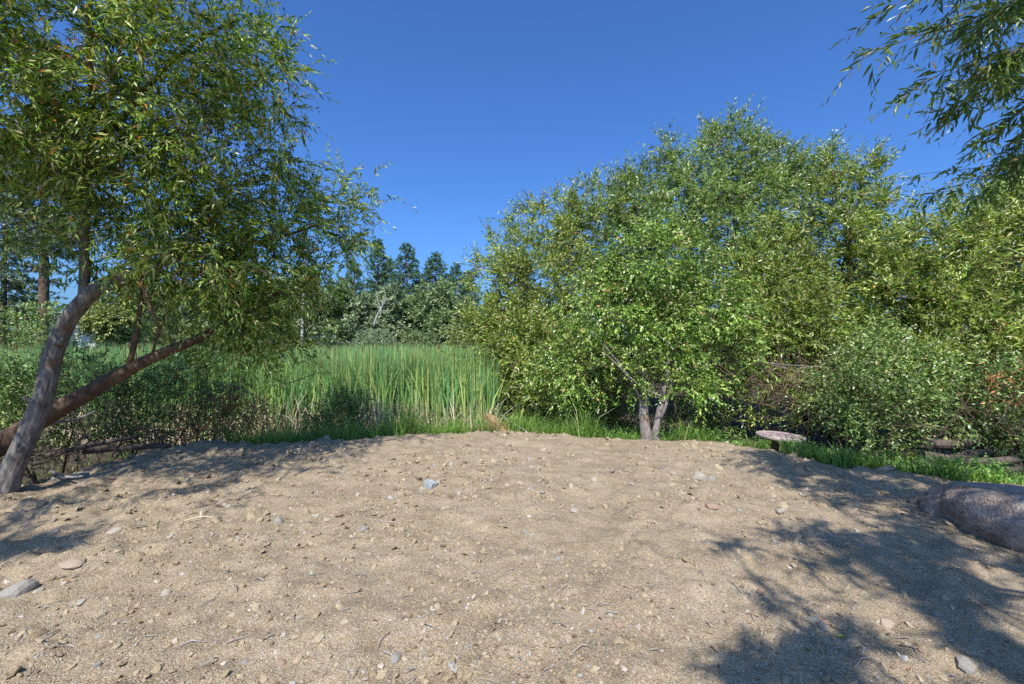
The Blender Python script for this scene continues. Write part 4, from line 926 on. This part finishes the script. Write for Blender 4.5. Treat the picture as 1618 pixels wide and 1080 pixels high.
pine(597, 74, 380, 46, 901, 'slim tall pine, left one of the three pines above the far tree line')
pine(642, 70, 388, 80, 902, 'broad dark pine in the middle of the three far pines')
pine(688, 72, 402, 84, 903, 'rounded dark pine, right one of the three far pines')
pine(614, 80, 410, 44, 904, 'short pine tucked between the left and middle far pines')
pine(720, 78, 420, 50, 905, 'small pine just right of the rounded far pine')
pine(740, 66, 432, 44, 906, 'thin pale pine close to the willow thicket')
pine(828, 60, 410, 34, 907, 'dark pine glimpsed through the willow at the cattail edge')
pine(560, 76, 415, 56, 908, 'dark pine behind the cottonwoods beside the willow branch tip')
pine(68, 34, 60, 120, 909, 'tall pine with a straight bare brown trunk behind the leaning willow', M['needle_grey'], bare=.34, dens=.8, trunk_r=.014)
pine(5, 42, 215, 130, 910, 'grey green pine at the far left edge', M['needle_grey'], bare=.2, dens=.8)
pine(1600, 30, 255, 150, 911, 'dark pine top showing above the broad willow at right', bare=.2)
FT = [(505, 62, 455, 70, 'far2', 'grey green cottonwood beside the white birch trunk'), (540, 60, 450, 70, 'far', 'dark cottonwood second from the white birch trunk'), (575, 58, 462, 60, 'far2', 'pale cottonwood with leaning grey bough'),
      (612, 56, 452, 66, 'far2', 'rounded pale cottonwood below the middle far pine'), (655, 58, 462, 70, 'far', 'blue green cottonwood under the broad dark pine'), (695, 55, 448, 80, 'far', 'large rounded cottonwood below the right far pine'),
      (735, 60, 470, 60, 'far2', 'greyish thin cottonwood next to the willow thicket'), (770, 58, 462, 60, 'far', 'far cottonwood half hidden by the willow at the cattail edge'), (455, 64, 440, 80, 'far', 'cottonwood seen through the hanging willow leaves'),
      (405, 60, 450, 90, 'far2', 'grey cottonwood behind the lower willow foliage'), (350, 58, 440, 90, 'far', 'dark cottonwood behind the middle of the leaning willow'), (295, 52, 455, 90, 'far2', 'light cottonwood above the lower willow limb'),
      (235, 50, 445, 90, 'far', 'cottonwood between the willow trunk and hanging broken branch'), (170, 46, 458, 80, 'far3', 'light green tree right of the white shed'), (830, 56, 455, 70, 'far', 'cottonwood behind the olive willow'), (480, 74, 420, 70, 'far', 'tall cottonwood farthest back behind the birch')]
for k, (px, d, tp, w, m, lab) in enumerate(FT): far_tree(px, d, tp, w, M[m], 920 + k, lab)
# the wood beyond reads as one mass
wr = np.random.default_rng(990); wlf = MB(); n = 20000
a = wr.uniform(-1.15, 1.15, n); dd = wr.uniform(88, 112, n); x = np.sin(a) * dd * 1.25; y = np.cos(a) * dd
hh = 9.0 + 5.0 * fbm(x * .07, y * .0 + 3, 12, 3) + 2.5 * fbm(x * .3, y * .3, 13, 2)
z = hh * wr.random(n) ** .75
leaves(wlf, np.stack([x, y, z], -1), wr.normal(0, 1, (n, 3)), wr.uniform(.9, 1.7, n), wr.uniform(.6, 1.1, n), wr, upness=.4)
tag(wlf.build('far_woodland', M['far']), 'hazy green belt of distant woodland behind the marsh trees', 'woodland', kind='stuff')
# white-barked birch with a bare leaning top, leaning pale bough at the middle
def bare_trunk(name, pts, label, seed):
    mb = MB(); q = resample(px_line(pts), .3); tube(mb, q[:, :3], q[:, 3], 8, .1, seed)
    b_ = px_line(pts)[0][:3]; R = mk_tree(name, label, 'tree', b_); mb.build('trunk', M['pale_bark'], R, smooth=True)
    rng = np.random.default_rng(seed); wd = MB()
    for k in range(14):
        p_ = q[rng.integers(len(q) // 2, len(q)), :3]; dr = unit(rng.normal(size=3) + np.array([0, 0, .8])); l = rng.uniform(.6, 1.8)
        tube(wd, np.array([p_, p_ + dr * l * .5, p_ + dr * l + rng.normal(0, .1, 3)]), np.array([.04, .028, .012]), 4, cap=False)
    wd.build('branchwork', M['pale_bark'], R)
bare_trunk('birch_tree', [(477, 545, 50, .17), (478, 510, 50, .15), (480, 470, 50, .13), (484, 430, 50, .10), (480, 395, 50, .05)], 'white bare birch trunk standing at the cattails left of the far pines', 71)
bare_trunk('dead_tree', [(590, 516, 50, .09), (595, 500, 50, .09), (604, 484, 50, .07), (609, 474, 50, .03)], 'pale dead trunk leaning right before the far cottonwoods', 72)
def far_bush(px, d, top, w, mat, seed, label, leaf=.22):
    rng = np.random.default_rng(seed); x = (px - 809) / F * d; z0 = gz(x, d); H = EYE - (top - 540) / F * d - z0; ww = w / F * d
    R = mk_tree('far_bush', label, 'bush', (x, d, z0), 'bushes along the far edge of the cattails')
    mb = MB(); sk = limb(mb, np.array([[x, d, z0 - .1, .06], [x + .1, d, z0 + H * .5, .04], [x, d, z0 + H * .8, .015]]), .2, 6, .1, seed); mb.build('stem', M['bark_warm'], R)
    lf, wd = MB(), MB(); L = [(np.array([x + rng.normal(0, ww * .22), d + rng.normal(0, ww * .2), z0 + H * rng.uniform(.35, .72)]), (ww * .3, ww * .3, H * .28)) for _ in range(7)]
    crown(lf, wd, L, list(sk), rng, twig_share=0, clumps_per_m2=1.3, twigs=6, twig_len=(.3, .6), up=.4, out=.7, rnd=.6, br=.02, spread_c=.3, nleaf=8, L=leaf * 1.25, W=leaf * .55)
    lf.build('crown', mat, R); wd.build('branchwork', M['twig'], R)
far_bush(723, 44, 516, 46, M['far3'], 951, 'yellowish round bush at the far cattail edge near the thicket')
far_bush(590, 48, 514, 62, M['far2'], 952, 'low grey green bush below the pale dead trunk')
far_bush(660, 52, 520, 60, M['far'], 953, 'low dark bush under the large rounded cottonwood')
far_bush(25, 26, 462, 110, M['willow_green'], 954, 'light green bush beyond the cattails at the left edge', .14)
far_bush(-90, 24, 440, 120, M['willow_green'], 955, 'green bush beyond the cattails just outside the left edge', .14)
far_bush(120, 52, 496, 60, M['far3'], 956, 'yellow green bush rising behind the white shed roof')
far_bush(330, 44, 508, 80, M['far'], 957, 'green bush at the far cattail edge below the dark cottonwood')
far_bush(250, 42, 505, 70, M['far3'], 958, 'light bush at the far cattail edge right of the shed')
# white shed beyond the marsh
sx0, sx1, sd = (70 - 809) / F * 46, (152 - 809) / F * 46, 46.0
R = thing('white_shed', ((sx0 + sx1) / 2, sd + 1.5, gz(sx0, sd)), 'low white shed with brown roof beyond the cattails at left', 'shed')
def box(mb, a, b):
    (x0, y0, z0), (x1, y1, z1) = a, b
    mb.add([(x0, y0, z0), (x1, y0, z0), (x1, y1, z0), (x0, y1, z0), (x0, y0, z1), (x1, y0, z1), (x1, y1, z1), (x0, y1, z1)], None,
           [(0, 3, 2, 1), (4, 5, 6, 7), (0, 1, 5, 4), (1, 2, 6, 5), (2, 3, 7, 6), (3, 0, 4, 7)])
zt = EYE + 34 / F * sd; z0 = gz(sx0, sd) - .2
mb = MB(); box(mb, (sx0, sd, z0), (sx1, sd + 3, zt)); mb.build('wall', island_mat('white_paint', [(0, (.78, .78, .77)), (1, (.8, .8, .79))]), R)
mb = MB(); rz = zt + .75
mb.add([(sx0 - .3, sd - .35, zt - .05), (sx1 + .3, sd - .35, zt - .05), (sx1 + .3, sd + 1.5, rz), (sx0 - .3, sd + 1.5, rz), (sx0 - .3, sd + 3.35, zt - .05), (sx1 + .3, sd + 3.35, zt - .05),
        (sx0 - .3, sd - .35, zt + .05), (sx1 + .3, sd - .35, zt + .05), (sx1 + .3, sd + 1.5, rz + .1), (sx0 - .3, sd + 1.5, rz + .1), (sx0 - .3, sd + 3.35, zt + .05), (sx1 + .3, sd + 3.35, zt + .05)], None,
       [(0, 3, 2, 1), (3, 4, 5, 2), (6, 7, 8, 9), (9, 8, 11, 10), (0, 1, 7, 6), (4, 10, 11, 5), (1, 2, 8, 7), (2, 5, 11, 8), (0, 6, 9, 3), (3, 9, 10, 4)])
mb.build('roof', island_mat('shed_roof', [(0, (.26, .19, .10)), (1, (.28, .2, .11))]), R)

# ---------------------------------------------------------------- willow overhanging from the right, its trunk outside the picture
ro = np.random.default_rng(1001)
TB = np.array([5.6, -0.6, 0.0]); TB[2] = gz(TB[0], TB[1])
R = mk_tree('overhanging_willow', 'willow whose dark leafy branches hang in at the top right', 'tree', TB)
def wl_(pts): return np.array(pts, float)
mb = MB(); sk = [limb(mb, wl_([(5.6, -.6, -.3, .24), (5.55, -.5, 1.0, .19), (5.3, -.3, 2.2, .16), (5.0, 0, 3.0, .14)]), .06, 20, .2, 1)]; mb.build('trunk', M['bark'], R, smooth=True)
for k, pts in enumerate([[(5.0, 0, 3.0, .10), (4.6, .9, 4.2, .08), (4.1, 1.9, 4.9, .055), (3.6, 2.7, 5.2, .03), (3.2, 3.3, 5.3, .012)],
                         [(5.0, 0, 3.0, .09), (4.9, 1.3, 3.4, .07), (4.75, 2.4, 3.75, .04), (4.6, 3.2, 3.9, .015)],
                         [(5.0, 0, 3.0, .09), (4.1, -1.0, 4.2, .06), (3.3, -1.3, 4.9, .04), (2.6, -.9, 5.3, .025), (1.7, -1.3, 5.5, .01)],
                         [(5.1, -.1, 2.7, .06), (4.9, 1.6, 2.75, .05), (4.75, 2.7, 2.9, .03), (4.6, 3.3, 2.95, .012)]]):
    mb = MB(); sk.append(limb(mb, wl_(pts), .08, 10, .12, 10 + k)); mb.build('limb', M['bark_warm'], R, smooth=True)
skel = list(np.vstack(sk))
lf, wd = MB(), MB()
# hanging boughs in view: each runs from the right edge to its tip
def bough(pts, n, ln=(.18, .34), rad=.008):
    q = resample(px_line([(a, b, d, rad) for a, b, d in pts]), .03)[:, :3]
    tube(wd, q, np.linspace(rad, rad * .25, len(q)), 5, cap=False)
    i = ro.integers(0, len(q) - 1, n); tn = unit(np.gradient(q, axis=0))[i]
    d = tn * .8 + ro.normal(0, .42, (n, 3)) + np.array([0, 0, -.12])
    sprays(lf, wd, q[i], d, ro.uniform(*ln, n), ro, nleaf=10, L=.105, W=.023, spread=.75, bend=-.22, fine=True, droop=.15, upness=.45, r=.0025)
for pts, n in [([(1720, -40, 3.3), (1560, 20, 3.3), (1440, 60, 3.2), (1365, 88, 3.2)], 13), ([(1700, -90, 3.4), (1560, -40, 3.3), (1460, -15, 3.2), (1405, 12, 3.2)], 12),
               ([(1720, 60, 3.4), (1600, 80, 3.3), (1500, 110, 3.25), (1430, 150, 3.2)], 15), ([(1720, 110, 3.4), (1620, 120, 3.35), (1540, 150, 3.3), (1480, 185, 3.3)], 14),
               ([(1740, 150, 3.5), (1650, 160, 3.45), (1590, 190, 3.4), (1545, 225, 3.4)], 13), ([(1720, -10, 3.6), (1620, 10, 3.6), (1550, 40, 3.6), (1500, 70, 3.6)], 14),
               ([(1700, 20, 3.8), (1640, 60, 3.8), (1590, 110, 3.8), (1570, 150, 3.8)], 14), ([(1720, -60, 3.0), (1640, -20, 3.0), (1580, 20, 3.0), (1530, 60, 3.0)], 12),
               ([(1740, 170, 3.7), (1680, 180, 3.7), (1620, 215, 3.7), (1600, 245, 3.7)], 9), ([(1720, -20, 4.1), (1600, 0, 4.1), (1500, 30, 4.1), (1440, 60, 4.1)], 13), ([(1720, 90, 4.2), (1620, 100, 4.2), (1540, 120, 4.2), (1480, 150, 4.2)], 13), ([(1720, 40, 3.0), (1640, 60, 3.0), (1590, 90, 3.0), (1550, 120, 3.0)], 12)]:
    bough(pts, int(n * 3.2))
for pts, n in [([(1760, 215, 3.6), (1660, 240, 3.55), (1560, 262, 3.5), (1450, 275, 3.5)], 9), ([(1700, 230, 3.55), (1600, 262, 3.5), (1520, 290, 3.5), (1450, 310, 3.5)], 9), ([(1640, 240, 3.5), (1590, 275, 3.5), (1545, 305, 3.5)], 8)]:
    bough(pts, int(n * 2.2), (.12, .26), .006)
# foliage out of the picture, above and behind the viewer's right shoulder
def out_of_view(p_):
    if p_[1] < 0.2: return True
    px = 809 + p_[0] / p_[1] * F; py = 540 - (p_[2] - EYE) / p_[1] * F
    return py < -60 or px > 1690
SH = [(1500, 735, 70, 10), (1580, 745, 60, 10), (1560, 720, 60, 8), (1470, 760, 40, 8), (1240, 718, 50, 8), (1300, 735, 60, 10), (1370, 760, 60, 12), (1400, 735, 60, 10), (1300, 765, 40, 8), (1200, 712, 35, 6), (1230, 735, 45, 8), (1470, 790, 60, 20), (1420, 830, 60, 16), (1330, 790, 50, 8), (1480, 860, 60, 22), (1600, 900, 50, 30), (1250, 830, 40, 8), (1190, 1020, 30, 8), (1265, 722, 60, 10), (1330, 745, 75, 14), (1400, 775, 70, 16), (1260, 760, 30, 8), (1340, 715, 60, 10), (1450, 745, 50, 10), (1290, 845, 70, 10), (1380, 850, 70, 22), (1450, 900, 90, 30), (1540, 940, 90, 36), (1560, 840, 70, 30), (1590, 800, 50, 20),
      (1400, 940, 70, 28), (1480, 1000, 90, 36), (1340, 890, 50, 18), (1215, 945, 24, 14), (1160, 862, 35, 5), (1590, 1040, 60, 40), (1320, 1040, 70, 30), (1230, 1050, 60, 24), (1160, 1065, 40, 9), (1270, 1010, 40, 14), (1420, 1060, 80, 26), (1500, 800, 50, 14), (1250, 890, 30, 8)]
cast = []
for a, b, rx, ry in SH:
    for k in range(max(5, int(rx * ry / 30 * (1 + max(0, 900 - b) / 75)))):
        px = a + ro.normal(0, rx * .55); py = b + ro.normal(0, ry * .55)
        if py < 700: continue
        d = EYE * F / (py - 540); g_ = np.array([(px - 809) / F * d, d, 0.0])
        if fbm(g_[0:1] * 6.5, g_[1:2] * 4.0, 91, 2)[0] > 0.08: continue
        for h in ro.uniform(3.6, 6.2, 10):
            p_ = g_ + SUN_DIR * (h / SUN_DIR[2])
            if out_of_view(p_): cast.append(p_); break
for k in range(85):
    g_ = np.array([4.25 + ro.normal(0, .4), 3.7 + ro.normal(0, .6), .4])
    for h in ro.uniform(3.2, 5.5, 10):
        p_ = g_ + SUN_DIR * (h / SUN_DIR[2])
        if out_of_view(p_): cast.append(p_); break
arr = np.array(skel)
for p_ in sorted(cast, key=lambda c: np.min(np.linalg.norm(arr - c, axis=1))):
    s = arr[np.argmin(np.linalg.norm(arr - p_, axis=1))]; dist = np.linalg.norm(p_ - s)
    if dist > .08:
        m = (s + p_) / 2 + ro.normal(0, .05, 3) * dist + np.array([0, 0, .05 * dist])
        if out_of_view(m): tube(wd, np.array([s, m, p_]), np.array([.012, .009, .005]) * min(1.5, .5 + dist), 4, cap=False)
        arr = np.vstack([arr, m, p_])
cast = np.array(cast)
n = len(cast) * 3; st = np.repeat(cast, 3, 0) + ro.normal(0, .04, (n, 3)); d = ro.normal(0, .8, (n, 3)); d[:, 2] -= .1
sprays(lf, wd, st, d, ro.uniform(.12, .24, n), ro, nleaf=10, L=.10, W=.024, spread=.7, bend=-.3, r=.003)
lf.build('crown', M['near_willow'], R); wd.build('branchwork', M['twig'], R)
